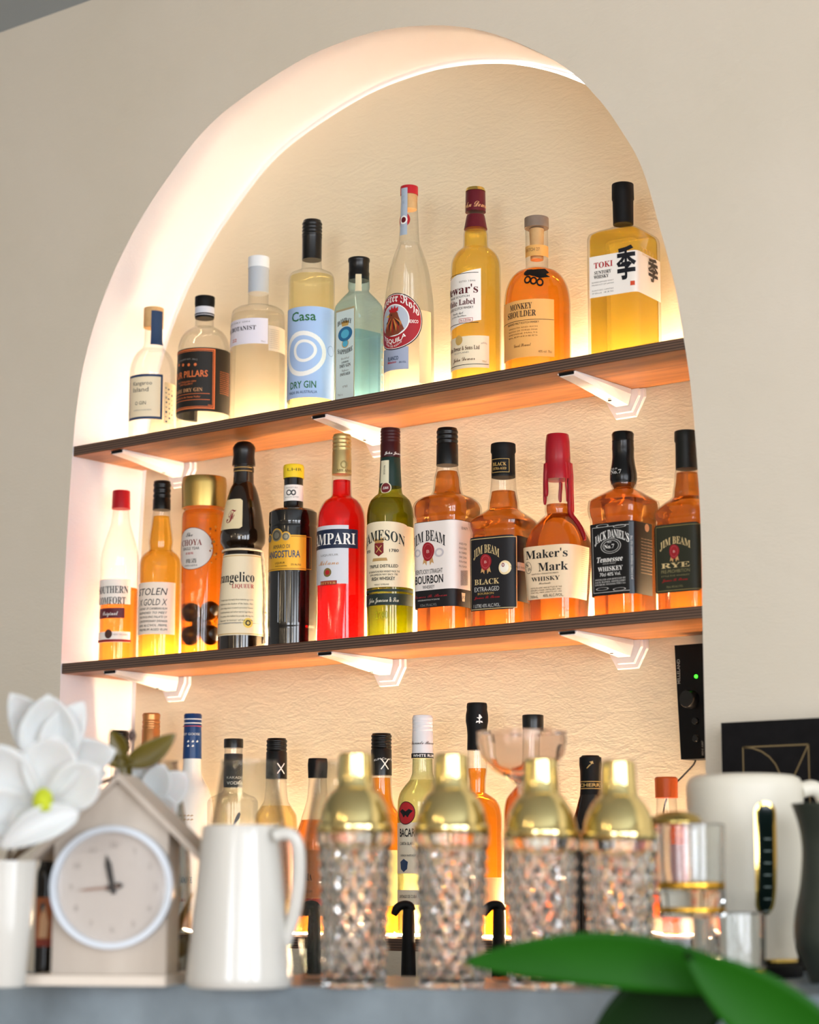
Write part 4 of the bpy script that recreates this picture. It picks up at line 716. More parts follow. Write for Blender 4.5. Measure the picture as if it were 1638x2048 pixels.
b = low('rum_bottle', 'pale rum bottle with ribbed black cap and crossed-tools mark, behind the jug', 551, [(1555, 20), (1600, 24), (1618, 34), (1632, 42), (1660, 44), (1880, 44)], 1612, LM('fdf0c8', 1.2, .75)); c = b.cap([(1477, 19), (1480, 21), (1505, 21), (1558, 21.5)], BLACK, ridges=(1479, 1503, 3, 1.4)); b.L = c; b.poly([(-8, -10), (-6, -11), (8, 10), (6, 11)], 561, 1537, white_i, lay=6); b.poly([(8, -10), (6, -11), (-8, 10), (-6, 11)], 561, 1537, white_i, lay=6); b.lab(None, 'd70', 1660, 1800, PAPER, xl='d-110'); b.done()
b = low('rum_bottle', 'dark amber rum bottle with red age band, between jug and shakers', 634, [(1556, 18), (1590, 20), (1630, 30), (1665, 42), (1680, 46), (1880, 46)], 1640, LM('f8b860')); b.cap([(1517, 19), (1530, 20), (1556, 19)], MATTB); b.lab(None, 'd70', 1700, 1796, M('e88a48', .5, key='orange_label'), xl='d-110'); b.text('CALEDONIA', 'b', 600, 624, 1754, 13, M('3a2418', .5, key='brown_ink')); b.text('DISTILLED RUM', 'n', 606, 624, 1783, 5, M('3a2418', .5, key='brown_ink'));  b.lab(None, 'd70', 1797, 1812, M('c43a2a', .5, key='red_band'), 'age_band', xl='d-110'); b.text('7 YEARS', 'b', 604, 622, 1806, 8, white_i); b.lab(None, 'd70', 1813, 1832, MATTB, 'black_band', xl='d-110'); b.done()
b = low('rum_bottle', 'amber rum bottle with tall ribbed black cap and crossed-tools mark', 762, [(1545, 20), (1590, 22), (1612, 27), (1625, 36), (1640, 44), (1660, 46), (1880, 46)], 1556, AMB); c = b.cap([(1467, 19), (1470, 21), (1500, 21), (1551, 21.5)], BLACK, ridges=(1469, 1498, 4, 1.4)); b.L = c; b.poly([(-8, -10), (-6, -11), (8, 10), (6, 11)], 769, 1528, white_i, lay=6); b.poly([(8, -10), (6, -11), (-8, 10), (-6, 11)], 769, 1528, white_i, lay=6); b.text('RUM Co. of Fiji', 'n', 769, 782, 1517, 4, white_i, lay=6, arc=4); b.lab(None, 'd70', 1700, 1812, M('fae7c0', .5, key='ivory_label'), xl='d-110'); b.done()
b = low('rum_bottle', 'clear white-rum bottle with white cap and red oval bat emblem', 845, [(1515, 20), (1545, 21), (1558, 25), (1572, 36), (1588, 46), (1605, 49.5), (1630, 50), (1880, 49)], 1560, LM('fdfdee', 1.2, .75), glass=thin_glass('pale_green_glass', 'eaf2dc', edge=.45)); c = b.cap([(1431, 19.5), (1435, 21), (1465, 21), (1517, 21.4)], M('e6e4e4', .4, key='white_foil'), ridges=(1434, 1463, 4, .9)); b.L = c; b.text('Facundo Bacardi', 's', 848, 867, 1485, 7, lay=6, slant=.2); b.rect(848, 1511, 34, 5, INK, lay=5); b.text('WHITE RUM', 'B', 848, 864, 1511, 5.5, white_i, lay=6)
b.lab(None, 'd50', 1645, 1747, M('f1e6cf', .5, key='ivory_label'), xl='d-110'); b.ell(812, 1626, 22, 23, M('c0262c', .45, key='emblem_red'), lay=2); b.ell(812, 1626, 22, 23, INK, lay=3, inner=.93); b.poly([(-17, 4), (-8, 8), (0, 3), (8, 8), (17, 4), (10, -2), (5, -9), (0, -4), (-5, -9), (-10, -2)], 812, 1626, INK, lay=3); b.text('BACARDI', 'B', 818, 842, 1665, 16); b.text('CARTA BLANCA', 'n', 816, 836, 1687, 6); b.text('SUPERIOR WHITE RUM', 'n', 815, 832, 1711, 4); b.poly([(-11, 8), (0, 14), (11, 8), (9, -6), (0, -12), (-9, -6)], 808, 1732, M('33486a', .5, key='crest_blue'))
b.lab(None, 'd50', 1780, 1810, M('f1e6cf', .5, key='ivory_label'), 'lower_label', xl='d-110'); b.text('SANTIAGO DE CUBA', 'n', 814, 834, 1793, 6); b.done()
b = low('rum_bottle', 'amber rum bottle with bulbous matte black capsule and small white emblem', 955, [(1498, 19), (1540, 20), (1560, 17.5), (1585, 17), (1590, 24), (1600, 38), (1618, 47), (1640, 50), (1880, 50)], 1537, ORNG); c = b.cap([(1406, 20), (1414, 21), (1419, 20.5), (1430, 22.5), (1442, 22.8), (1455, 20.5), (1470, 19.5), (1500, 20)], MATTB, 'capsule'); b.L = c; b.poly([(-1, -9), (1, -9), (1, 0), (5, 3), (1, 3), (1, 9), (-1, 9), (-1, 3), (-5, 3), (-1, 0)], 958, 1438, white_i, lay=9); b.poly([(-5, -4), (5, -4), (6, -8), (0, -6), (-6, -8)], 958, 1438, white_i, lay=9); b.lab(None, 'd72', 1755, 1814, M('f8d9a0', .5, key='warm_ivory_label'), xl='d-110'); b.done()
b = low('whisky_bottle', 'red-amber bottle with short black cap standing behind the coupe glass', 1068, [(1468, 20), (1520, 22), (1560, 26), (1580, 42), (1600, 56), (1630, 60), (1880, 60)], 1540, LM('eea45a')); b.cap([(1430, 21.5), (1445, 21.5), (1470, 21)], BLACK); b.lab(None, 'd60', 1680, 1810, CREAM, xl='d-100'); b.done()
b = low('liqueur_bottle', 'dark cherry liqueur bottle with black capsule, near the right shaker', 1183, [(1580, 19), (1590, 22), (1620, 30), (1650, 38), (1690, 42), (1880, 42)], None, None, glass=brownglass); c = b.cap([(1511, 18), (1515, 22), (1530, 22.5), (1542, 21), (1575, 20.5), (1590, 22)], MATTB, 'capsule'); b.L = c; b.rect(1183, 1563, 28, .7, gold_i, lay=6); b.rect(1183, 1577, 28, .7, gold_i, lay=6); b.text('CHERRY', 'B', 1183, 1200, 1570, 6.5, gold_i, lay=6); b.poly([(-6, -6), (2, 4), (-1, 6), (5, 8), (6, 2), (4, 3), (-5, -7)], 1180, 1530, gold_i, lay=7); b.done()
b = low('aperitif_bottle', 'orange-pink aperitif bottle with orange cap seen behind the tumblers', 1335, [(1594, 20), (1630, 22), (1655, 32), (1675, 38), (1880, 38)], 1640, LM('f08a50'), y0=.085); b.cap([(1554, 21.5), (1557, 23), (1596, 22.5)], M('c9571a', .4, key='orange_cap')); b.lab(None, 'd60', 1700, 1790, M('c9929a', .5, key='rose_label'), xl='d-100'); b.done()
# ================================================================ THE BAR COUNTER AND WHAT STANDS ON IT
ZC = unD(710, 1974, 2.2)[2]
EA, EB = unZ(0, 1963, ZC), unZ(1200, 1984, ZC); ed = (EB - EA)[:2]; ed /= np.linalg.norm(ed); en = np.array([-ed[1], ed[0]])
A2 = EA[:2] - ed * 1.4; B2 = EB[:2] + ed * 1.3; DP = .29
def bl(x): # y of the back edge of the ledge at x
    p = EA[:2] + en * DP; return p[1] + (x - p[0]) * ed[1] / ed[0]
poly = [tuple(A2), tuple(B2), (B2[0] + .05, -.004), (1.235, -.004), (1.235, bl(1.235)), tuple(A2 + en * DP)]
def slab(name, pts, z0, z1, mat, parent=None):
    k = len(pts); V = [(x, y, z0) for x, y in pts] + [(x, y, z1) for x, y in pts]
    Fc = [tuple(range(k - 1, -1, -1)), tuple(range(k, 2 * k))] + [(i, (i + 1) % k, k + (i + 1) % k, k + i) for i in range(k)]
    return mesh(name, V, Fc, mat, parent, smooth=False)
stone = noisy('grey_stone_worktop', '626d74', '8c9aa3', 9, rough=.3, bump=.05, bscale=40)
o = thing('bar_counter', 'grey stone bar counter in the foreground', 'counter', (poly[0][0], poly[0][1], 0))
slab('worktop', poly, ZC - .06, ZC, stone, o)
pin = [(x - (en[0] * -.04 if i < 2 else 0), y - (en[1] * -.04 if i < 2 else 0)) for i, (x, y) in enumerate(poly)]
slab('bar_front', pin, 0.0, ZC - .0602, noisy('bar_front_panel', '6a6f70', '7c8284', 4, rough=.6), o)
def on(x, y, d): P = unD(x, y, d); return P, P[:2]
def FG(name, label, cat, x, rows, d, n=2., group=None, zb=None, **kw):
    P = unD(x, rows[-1][0], d); return Bottle(name, label, cat, x, rows[-1][0], rows, ZC if zb is None else zb, P=P, n=n, group=group, **kw)
def camv(dx, dy, dz, d): return (RT * dx - UP * dy - FW * dz) * d / F   # pixel offsets (right, down, towards camera) at depth d
# ---------------------------------------------------------------- cocktail shakers
cutg = liquid_mat('cut_crystal', 'fdfdfc', 1.36)
gold_s = M('ecd795', .12, 1., key='gold_shaker_metal')
for i, (x, dy, tx) in enumerate(((708, 0, 1), (903, 2, 2), (1085, 11, 3), (1243, 15, 4))):
    lab = ('cut-glass cocktail shaker with gold dome lid, next to the white jug', 'cut-glass cocktail shaker with gold lid, second from the jug', 'cut-glass cocktail shaker with gold lid below the coupe glass', 'cut-glass cocktail shaker with gold lid, nearest the tumblers')[i]
    b = FG('cocktail_shaker', lab, 'shaker', x, [(1662 + dy, 78), (1690 + dy, 79), (1850 + dy, 75), (1976 + dy * .5, 67)], 2.2, group='cocktail shakers on the bar')
    H = b.Z[-1] - b.zb; r0, r1 = 67 * b.k, 78 * b.k
    def rf(r, z, t):
        u = 12 * t / (2 * math.pi); v = z / H * 6.0; m = min(1, max(0, (H * .92 - z) / .006)) * min(1, max(0, (z - .006) / .004))
        a_ = abs(((u + v) % 1) - .5) * 2; b_ = abs(((u - v) % 1) - .5) * 2
        return r - .0055 * m * max(a_, b_)
    outer = [(r0 * .93, 0.), (r0, .003)] + [(r0 + (r1 - r0) * (q / 104), .003 + (H - .003) * q / 104) for q in range(1, 105)]
    inner = [(r1 - .003, H), (r1 - .006, H * .8), (r0 - .006, .016), (.004, .015)]
    N = 156; rings = []
    for q, (r, z) in enumerate(outer + inner):
        rings.append([((rf(r, z, t) if q < len(outer) else r) * math.cos(t) + b.cx, (rf(r, z, t) if q < len(outer) else r) * math.sin(t) + b.cy, b.zb + z) for t in [2 * math.pi * w / N for w in range(N)]])
    V, Fc = loft(rings); mesh('glass_cup', V, Fc, cutg, b.root, ang=12)
    b.cap([(1645 + dy, 74), (1652 + dy, 78), (1664 + dy, 78), (1668 + dy, 76)], gold_s, 'lid_rim')
    b.cap([(1574 + dy, 38), (1580 + dy, 44), (1592 + dy, 54), (1610 + dy, 64), (1630 + dy, 70), (1648 + dy, 73)], gold_s, 'lid_dome')
    b.cap([(1506 + dy, 30), (1510 + dy, 34), (1550 + dy, 36), (1574 + dy, 38), (1577 + dy, 40)], gold_s, 'lid_cap')
# ---------------------------------------------------------------- white jug
enam = M('cac8c1', .16, key='white_glazed_ceramic', spec=.6)
b = FG('jug', 'tall white tapered ceramic jug with looped handle', 'jug', 478, [(1655, 78), (1665, 79), (1800, 92), (1900, 101), (1960, 107), (1971, 104)], 2.2)
zt, kk = b.Z[-1] - b.zb, b.k
prof = [(102 * kk, 0), (107 * kk, .004)] + [(float(np.interp(z, b.Z - b.zb, b.A)), z) for z in np.linspace(.01, zt, 20)] + [(77 * kk, zt + .002), (75 * kk, zt), (75 * kk, zt - .02), (100 * kk, .006), (.001, .006)]
lathe('body', prof, (b.cx, b.cy, b.zb), enam, b.root, N=56)
base = unD(478, 1800, 2.2)
hp = [camv(70, -128, 4, 2.2), camv(92, -134, 4, 2.2), camv(110, -126, 4, 2.2), camv(119, -100, 4, 2.2), camv(120, -50, 4, 2.2), camv(115, 0, 4, 2.2), camv(106, 45, 4, 2.2), camv(92, 85, 4, 2.2)]
hp = smoothpts([base + q for q in hp], 5); tube('handle', hp, [.0068 + .001 * math.sin(i) * 0 for i in range(len(hp))], enam, b.root, n=12)
# ---------------------------------------------------------------- glass carafes behind
thinw = thin_glass('thin_table_glass', 'f7f8f6', edge=.62)
for i, (x, lab) in enumerate(((292, 'slim clear glass carafe behind the house-shaped clock'), (492, 'slim clear glass carafe behind the white jug'), (686, 'slim clear glass carafe behind the first shaker'))):
    d = (2.475, 2.36, 2.36)[i]; P = unD(x, 1960, d); k2 = d / F; pr = []
    for y, h in ((1524, 55), (1560, 60), (1640, 74), (1720, 84), (1850, 88), (1940, 84)): pr.append((h * k2, unY(x, y, P[1])[2] - ZC))
    pr = sorted(pr, key=lambda q: q[1]); pr = [(pr[0][0] * .96, .0)] + [q for q in pr if q[1] > .004]
    outer = [tuple(q) for q in smoothpts(pr, 4)]; inn = [(r - .0022, max(z, .006)) for r, z in reversed(outer)]
    t = thing('carafe', lab, 'carafe', (P[0], P[1], ZC), 'glass carafes on the bar'); lathe('glass_body', outer + inn, (P[0], P[1], ZC), thinw, t, N=40); lathe('rim', [(pr[-1][0] - .0024, pr[-1][1] - .001), (pr[-1][0] + .0004, pr[-1][1] - .001), (pr[-1][0] + .0004, pr[-1][1] + .0012), (pr[-1][0] - .0024, pr[-1][1] + .0012)], (P[0], P[1], ZC), thinw, t, N=40, cap0=False, cap1=False)
# ---------------------------------------------------------------- coupe glass
d = 2.37; x = 1047; P = unD(x, 1955, d); k2 = d / F
zz = lambda y: unY(x, y, P[1])[2] - ZC
t = thing('coupe_glass', 'pale coupe glass on a tall stem behind the shakers', 'glass', (P[0], P[1], ZC))
pr = [(.034, 0), (.034, .0015), (.012, .004), (.0042, .010), (.0038, zz(1600)), (.005, zz(1572)), (30 * k2, zz(1556)), (62 * k2, zz(1538)), (84 * k2, zz(1512)), (91 * k2, zz(1485)), (90 * k2, zz(1466)), (89 * k2 - .001, zz(1466)), (89 * k2 - .0012, zz(1485)), (82 * k2 - .001, zz(1512)), (60 * k2, zz(1535)), (28 * k2, zz(1552)), (.001, zz(1558))]
lathe('bowl_and_stem', pr, (P[0], P[1], ZC), liquid_mat('smoky_pink_glass', 'fbf4f1', 1.2), t, N=40)
lathe('rim', [(89 * k2 - .0014, zz(1467)), (90 * k2 + .0006, zz(1467)), (90 * k2 + .0006, zz(1464)), (89 * k2 - .0014, zz(1464))], (P[0], P[1], ZC), liquid_mat('smoky_pink_rim', 'f8ebe7', 1.3), t, N=40, cap0=False, cap1=False)
# ---------------------------------------------------------------- tumblers
tg = liquid_mat('tumbler_glass', 'f8faf9', 1.45); amberband = M('d8a43a', .25, .9, key='gold_leaf_band')
def tumbler(lab, x, yt, yb, h0, h1, d, zb, bands, base=.012):
    P = unD(x, yb, d); k2 = d / F; H = unY(x, yt, P[1])[2] - unY(x, yb, P[1])[2]; t = thing('tumbler', lab, 'glass', (P[0], P[1], zb), 'tumblers on the bar')
    a, c = h1 * k2, h0 * k2
    lathe('glass_body', [(a * .95, 0), (a, .002), (a + (c - a) * .5, H * .5), (c, H), (c - .0012, H + .0008), (c - .0024, H), (a + (c - a) * .5 - .0024, H * .5), (a - .0026, base + .002), (a * .7, base), (.001, base)], (P[0], P[1], zb), tg, t, N=44)
    for z0, z1 in bands: lathe('gold_band', [(a + .0004, z0), (a + .0008, z0 + .0005), (a + .0008, z1 - .0005), (a + .0004, z1)], (P[0], P[1], zb), amberband, t, N=44, cap0=False, cap1=False)
    return P, H
P, H = tumbler('tumbler with gold band at the foot of the stack beside the right shaker', 1352, 1795, 1928, 66, 60, 2.27, ZC, [(.004, .010)])
P2, H2 = tumbler('upper tumbler with two gold bands stacked on another tumbler', 1383, 1608, 1792, 70, 66, 2.27, ZC + H + .001, [(.004, .010), (.0285, .036)], base=.028)
tumbler('short tumbler with gold-flecked base in front of the kettle', 1478, 1795, 1940, 55, 52, 2.24, ZC, [(.012, .018)], base=.018)
# strainer lying on the stacked tumbler
zt = ZC + H + .001 + H2 + .0012; Pt = unD(1352, 1600, 2.27); k2 = 2.27 / F
t = thing('cocktail_strainer', 'gold cocktail strainer lying on the upper tumbler', 'strainer', (Pt[0], Pt[1], zt))
lathe('dish', [(.001, .010), (24 * k2, .012), (44 * k2, .008), (52 * k2, .0022), (54 * k2, .001), (54 * k2, 0), (51 * k2, 0), (42 * k2, .006), (.001, .008)], (Pt[0], Pt[1], zt), M('b09a5a', .18, 1., key='aged_gold_metal'), t, N=36)
tube('handle', [Pt * [1, 1, 0] + np.array([0, 0, zt + .004]) + RT * q * k2 * np.array([1, 1, 0]) for q in (-40, -90, -120)], [.003, .004, .004], M('b09a5a', .18, 1., key='aged_gold_metal'), t)
# ---------------------------------------------------------------- kettle
kcream = M('ded8c8', .38, key='cream_enamel'); d = 2.47
b = FG('kettle', 'cream electric kettle with gold-rimmed water gauge', 'kettle', 1498, [(1549, 78), (1551, 98), (1558, 111), (1575, 117), (1700, 116), (1780, 110), (1825, 98), (1860, 92), (1890, 92), (1922, 98)], d, zb=ZC + .0165)
b.band('body', 1549, None, kcream, ang=60)
lathe('base', [(104 * b.k, 0), (107 * b.k, .003), (107 * b.k, .013), (100 * b.k, .0163)], (b.cx, b.cy, ZC), MATTB, b.root, N=48)
lathe('gold_ring', [(99 * b.k, 0), (101 * b.k, .001), (101 * b.k, .004), (97 * b.k, .005)], (b.cx, b.cy, ZC + .0165), GOLD, b.root, N=48)
b.L = b.root
def stad(hw, hh, n=10): return [(hw * math.cos(a), (hh - hw) + hw * math.sin(a)) for a in np.linspace(0, math.pi, n)] + [(hw * math.cos(a), -(hh - hw) + hw * math.sin(a)) for a in np.linspace(math.pi, 2 * math.pi, n)]
b.poly(stad(22, 111), 1532, 1716, GOLD, lay=3, kind='gauge_rim'); b.poly(stad(14.5, 103), 1532, 1716, M('101c1a', .12, key='dark_gauge_glass'), lay=6, kind='gauge_window')
for i in range(7): b.rect(1534, 1678 + i * 24, 7, 1.1, M('8fa09c', .5, key='gauge_mark_ink'), lay=8, kind='gauge_mark')
b.done()
bp = unD(1518, 1700, d); hp = smoothpts([bp + camv(q[0], q[1], q[2], d) for q in ((88, -115, -30), (118, -118, -40), (140, -90, -45), (142, 0, -45), (120, 85, -40), (84, 110, -30))], 5); tube('handle', hp, .009, kcream, b.root, n=12)
# ---------------------------------------------------------------- dark stoneware vase at the right edge
dgv = noisy('dark_green_stoneware', '252b24', '343a31', 20, rough=.45)
d = 2.3; P = unD(1684, 1945, d); k2 = d / F; zz = lambda y: unY(1684, y, P[1])[2] - ZC
t = thing('stoneware_vase', 'dark green-black stoneware vase cut off by the right edge', 'vase', (P[0], P[1], ZC))
pr = smoothpts([(62 * k2, 0), (78 * k2, zz(1925)), (92 * k2, zz(1880)), (90 * k2, zz(1830)), (78 * k2, zz(1770)), (72 * k2, zz(1700)), (78 * k2, zz(1650)), (90 * k2, zz(1610))], 5)
pr = [tuple(q) for q in pr]; lathe('body', pr + [(r - .003, max(z, .006)) for r, z in reversed(pr)], (P[0], P[1], ZC), dgv, t, N=40)
lathe('lip', [(87 * k2, zz(1612)), (91 * k2, zz(1612)), (91 * k2, zz(1607)), (87 * k2, zz(1607))], (P[0], P[1], ZC), dgv, t, N=40, cap0=False, cap1=False)
# ---------------------------------------------------------------- black menus against the wall
mb = noisy('black_cloth_cover', '0d0c0e', '141315', 60, rough=.55); mb.node_tree.nodes['Principled BSDF'].inputs['Specular IOR Level'].default_value = .15
xm = unY(1452, 1450, -.03)[0]; hm = unY(1452, 1447, -.03)[2] - ZC
for i in range(3):
    y1 = -.006 - i * .013; xo = xm + (0, .004, -.003)[2 - i]; t = thing('menu_book', ('black hardcover menu standing against the wall, rearmost of three', 'black hardcover menu in the middle of three by the wall', 'black hardcover menu with gold line emblem, front of three')[i], 'book', (xo, y1, ZC), 'menus by the wall')
    w = .225; h = hm - (2 - i) * .002
    box('cover', (xo, y1 - .0105, ZC), (xo + w, y1 - .0085, ZC + h), mb, t); box('cover', (xo, y1 - .0025, ZC), (xo + w, y1 - .0005, ZC + h), mb, t); box('pages', (xo + .004, y1 - .0085, ZC + .003), (xo + w - .003, y1 - .0025, ZC + h - .003), M('d9d2c4', .8, key='page_block'), t)
    if i == 2:
        gl = M('8a7856', .4, .5, key='gold_foil_line'); yy = y1 - .0108; cx, cz, s = xo + .077, ZC + h - .078, .046
        def bar(p, q, w_=.0009): 
            p, q = np.array(p), np.array(q); u = (q - p) / np.linalg.norm(q - p); v = np.array([-u[1], u[0]]) * w_; A = [p - v, q - v, q + v, p + v]; return [(cx + a[0], yy, cz + a[1]) for a in A]
        V, Fc = [], []
        segs = [((-s, -s), (s, -s)), ((s, -s), (s, s)), ((s, s), (-s, s)), ((-s, s), (-s, -s)), ((s, s), (-.1 * s, -s))] + [((-s + 1.15 * s * math.sin(a), -.0 * s + s * math.cos(a)), (-s + 1.15 * s * math.sin(a + .26), s * math.cos(a + .26))) for a in np.arange(0, 3.1, .26)]
        for p, q in segs: k = len(V); V += bar(p, q); Fc.append((k, k + 1, k + 2, k + 3))
        mesh('line_emblem', V, Fc, gl, t, smooth=False)
# ---------------------------------------------------------------- house-shaped clock
d = 2.24; cl = unD(212, 1960, d); ca = math.atan2(C[1] - cl[1], C[0] - cl[0]) - math.radians(16)
fx = np.array([-math.sin(ca), math.cos(ca), 0]); fn = np.array([math.cos(ca), math.sin(ca), 0]); k2 = d / F
def cp(a, h, o): return np.array([cl[0], cl[1], ZC]) + fx * a * k2 / math.cos(math.radians(16)) + np.array([0, 0, 1.]) * h * k2 + fn * o
wood = noisy('whitewashed_wood', 'a89b8e', 'c3b8ab', 12, rough=.7, stretch=(1, 1, .12), bump=.2, bscale=50)
wood2 = noisy('whitewashed_roof_wood', 'a89b8d', 'c2b6a9', 10, rough=.7)
t = thing('mantel_clock', 'whitewashed house-shaped wooden clock with round white dial', 'clock', (cl[0], cl[1], ZC))
def prism(name, pts, o0, o1, mat, parent=t): V, Fc = loft([[cp(a, h, o0) for a, h in pts], [cp(a, h, o1) for a, h in pts]]); return mesh(name, V, Fc, mat, parent, smooth=False)
prism('house_body', [(-110, 20), (118, 20), (118, 306), (18, 404), (-110, 284)], -.05, .0, wood)
prism('plinth', [(-150, 0), (128, 0), (128, 20), (-150, 20)], -.06, .022, M('d8cdbf', .6, key='pale_plinth_wood'))
prism('roof_board', [(20, 420), (188, 256), (182, 246), (18, 406)], -.066, .009, wood2); prism('roof_board', [(20, 420), (-152, 256), (-146, 246), (18, 406)], -.066, .0095, wood2)
cx_, cz_ = 11, 193
def disc(name, r0, r1, o0, o1, mat, n=56):
    A = [2 * math.pi * i / n for i in range(n)]
    R = [[cp(cx_ + r * math.cos(a), cz_ + r * math.sin(a), o) for a in A] for r, o in ((r0, o0), (r0, o1), (r1, o1), (r1, o0))]
    if r1 < 1: V, Fc = loft(R[:2], True, True)
    else: V, Fc = loft(R + [R[0]], False, False)
    return mesh(name, V, Fc, mat, t)
RX = 118
disc('dial', RX - 4, 0, .0002, .003, noisy('aged_dial_paper', 'bcb2a9', 'c9c0b8', 6, rough=.5)); disc('bezel', RX + 4, RX - 8, .0002, .012, M('c9d0d8', .3, key='white_bezel_enamel'))
def hand(name, ang, L, w, mat, o):
    a = math.radians(ang); u = np.array([math.sin(a), math.cos(a)]); v = np.array([u[1], -u[0]]); pts = [-u * 14 - v * w, u * L * .7 - v * w * 1.3, u * L, u * L * .7 + v * w * 1.3, -u * 14 + v * w]
    prism(name, [(cx_ + q[0], cz_ + q[1]) for q in pts], o, o + .001, mat)
hand('hour_hand', -12, 66, 5, INK, .0045); hand('minute_hand', -96, 70, 2.2, M('9a7a6a', .5, key='bronze_hand'), .006); hand('alarm_hand', 78, 22, 5, INK, .0052)
lathe('hub', [(.0045, 0), (.0045, .002)], cp(cx_, cz_, .006) - np.array([0, 0, .001]), INK, t, N=16)
V, Fc = [], []
for i in range(12):
    g, f_ = glyphs(str(i + 1 if i < 11 else 12), 'n'); a = math.radians(30 * (i + 1)); o_ = len(V)
    V += [cp(cx_ + 84 * math.sin(a) + q[0] * 16, cz_ + 84 * math.cos(a) + (q[1] - .35) * 16, .0033) for q in g]; Fc += [tuple(j + o_ for j in q) for q in f_]
mesh('numerals', V, Fc, M('857a74', .6, key='faded_numeral_ink'), t, smooth=False)
disc('glass_cover', RX - 13, 0, .0085, .0092, thin_glass('clock_glass', 'ffffff', edge=.9))
# ---------------------------------------------------------------- white vase with magnolias
d = 2.2; P = unD(4, 1958, d); k2 = d / F; zz = lambda y: unY(4, y, P[1])[2] - ZC
t = thing('ceramic_vase', 'white ceramic vase at the left edge holding the magnolias', 'vase', (P[0], P[1], ZC))
pr = [(44 * k2, 0), (47 * k2, .004), (55 * k2, zz(1850)), (60 * k2, zz(1750)), (62 * k2, zz(1724))]; lathe('body', pr + [(r - .003, max(z, .005)) for r, z in reversed(pr)], (P[0], P[1], ZC), enam, t, N=36)
lathe('lip', [(58.5 * k2, zz(1727)), (63 * k2, zz(1727)), (63 * k2, zz(1722)), (58.5 * k2, zz(1722))], (P[0], P[1], ZC), enam, t, N=36, cap0=False, cap1=False)
vase_top = np.array([P[0], P[1], ZC + zz(1740)])
petal_m = noisy('magnolia_petal', 'cdcdcb', 'dad9d7', 8, rough=.5); petal_m.node_tree.nodes['Principled BSDF'].inputs['Subsurface Weight'].default_value = .15
leaf_o = noisy('olive_magnolia_leaf', '4f4512', '6a5c1c', 15, rough=.35); stem_m = noisy('woody_stem', '4a3826', '5f4a33', 30, rough=.8)
def blade(name, p0, p1, hw, cup, sag, d0, mat, parent, thick=.0012, tipz=0., peak=.45, n=14, m=8, side=0.):
    """a leaf or petal from pixel p0 to p1 at depth d0: half width, cupping, sag and depth change in pixels"""
    p0 = np.array(p0, float); p1 = np.array(p1, float); L = np.linalg.norm(p1 - p0); u = (p1 - p0) / L; v = np.array([-u[1], u[0]]); b0 = unD(*p0, d0); G = []
    for i in range(n + 1):
        q = i / n; w = hw * (max(0., math.sin(math.pi * q ** (math.log(.5) / math.log(peak)))) ** .75) if 0 < q < 1 else .4
        c = p0 + u * L * q + v * side * math.sin(math.pi * q)
        row = []
        for j in range(m + 1):
            s = 2 * j / m - 1; o = c + v * w * s; dz = sag * math.sin(math.pi * q) + tipz * q - cup * (1 - s * s) * math.sin(math.pi * min(1, q + .05))
            row.append(b0 + camv(o[0] - p0[0], o[1] - p0[1], dz, d0))
        G.append(row)
    V = [p for r in G for p in r]; Fc = [(i * (m + 1) + j, i * (m + 1) + j + 1, (i + 1) * (m + 1) + j + 1, (i + 1) * (m + 1) + j) for i in range(n) for j in range(m)]
    o = mesh(name, V, Fc, mat, parent); md = o.modifiers.new('thickness', 'SOLIDIFY'); md.thickness = thick; md.offset = 0; return o
def stem(parent, px, d1, r=.0022):
    p1 = unD(*px, d1); mid = (vase_top + p1) / 2 + np.array([0, 0, .012]) + FW * max(0., (d1 - 2.25)) * .8; low_ = vase_top - np.array([0, 0, zz(1740) - .012]); tube('stem', smoothpts([low_, vase_top, mid, p1], 6), r, stem_m, parent, n=8)
fl = thing('magnolia_flower', 'open white magnolia with yellow-green centre beside the clock', 'flower', (P[0], P[1], ZC + .012), 'magnolias in the white vase'); d = 2.17; c0 = (80, 1618); stem(fl, c0, d + .02)
for p1, hw, cup, tz, pk, sd in (((-40, 1490), 66, 26, 40, .55, -10), ((120, 1468), 58, 26, 30, .6, 0), ((205, 1530), 48, 22, 40, .6, 4), ((-70, 1620), 50, 20, 60, .5, 0), ((30, 1660), 30, 14, 50, .5, 0)): blade('petal', c0, p1, hw, cup, 10, d, petal_m, fl, tipz=tz, peak=pk, side=sd)
blade('petal', (160, 1622), (2, 1694), 34, 20, 40, d - .02, petal_m, fl, tipz=20, peak=.4, side=12); blade('petal', (20, 1650), (-60, 1690), 26, 14, 20, d - .01, petal_m, fl)
q = unD(86, 1600, d - .03); lathe('flower_centre', [(.001, -.013), (.008, -.010), (.0105, -.003), (.009, .006), (.004, .011), (.0005, .012)], q, noisy('yellow_green_pistil', 'a8b814', 'd6de2c', 200, rough=.6, bump=.8, bscale=300), fl, N=20)
fl = thing('magnolia_flower', 'half-open white magnolia rising above the open one', 'flower', (P[0], P[1] + .01, ZC + .012), 'magnolias in the white vase'); d = 2.26; c0 = (100, 1560); stem(fl, c0, d)
for p1, hw, cup, sg, pk, sd in (((20, 1386), 46, 24, -20, .5, 10), ((96, 1388), 62, 26, 0, .5, 0), ((60, 1410), 50, 20, -30, .5, 0), ((168, 1402), 42, 20, 16, .5, -12), ((232, 1500), 40, 18, 10, .55, -14), ((215, 1545), 30, 14, 0, .5, 0)): blade('petal', c0, p1, hw, cup, sg, d - .01 * (hw > 50), petal_m, fl, peak=pk, side=sd)
q = unD(100, 1545, d); lathe('flower_centre', [(.001, -.012), (.008, -.006), (.008, .004), (.001, .012)], q, M('c9cf6a', .6, key='pale_pistil'), fl, N=16)
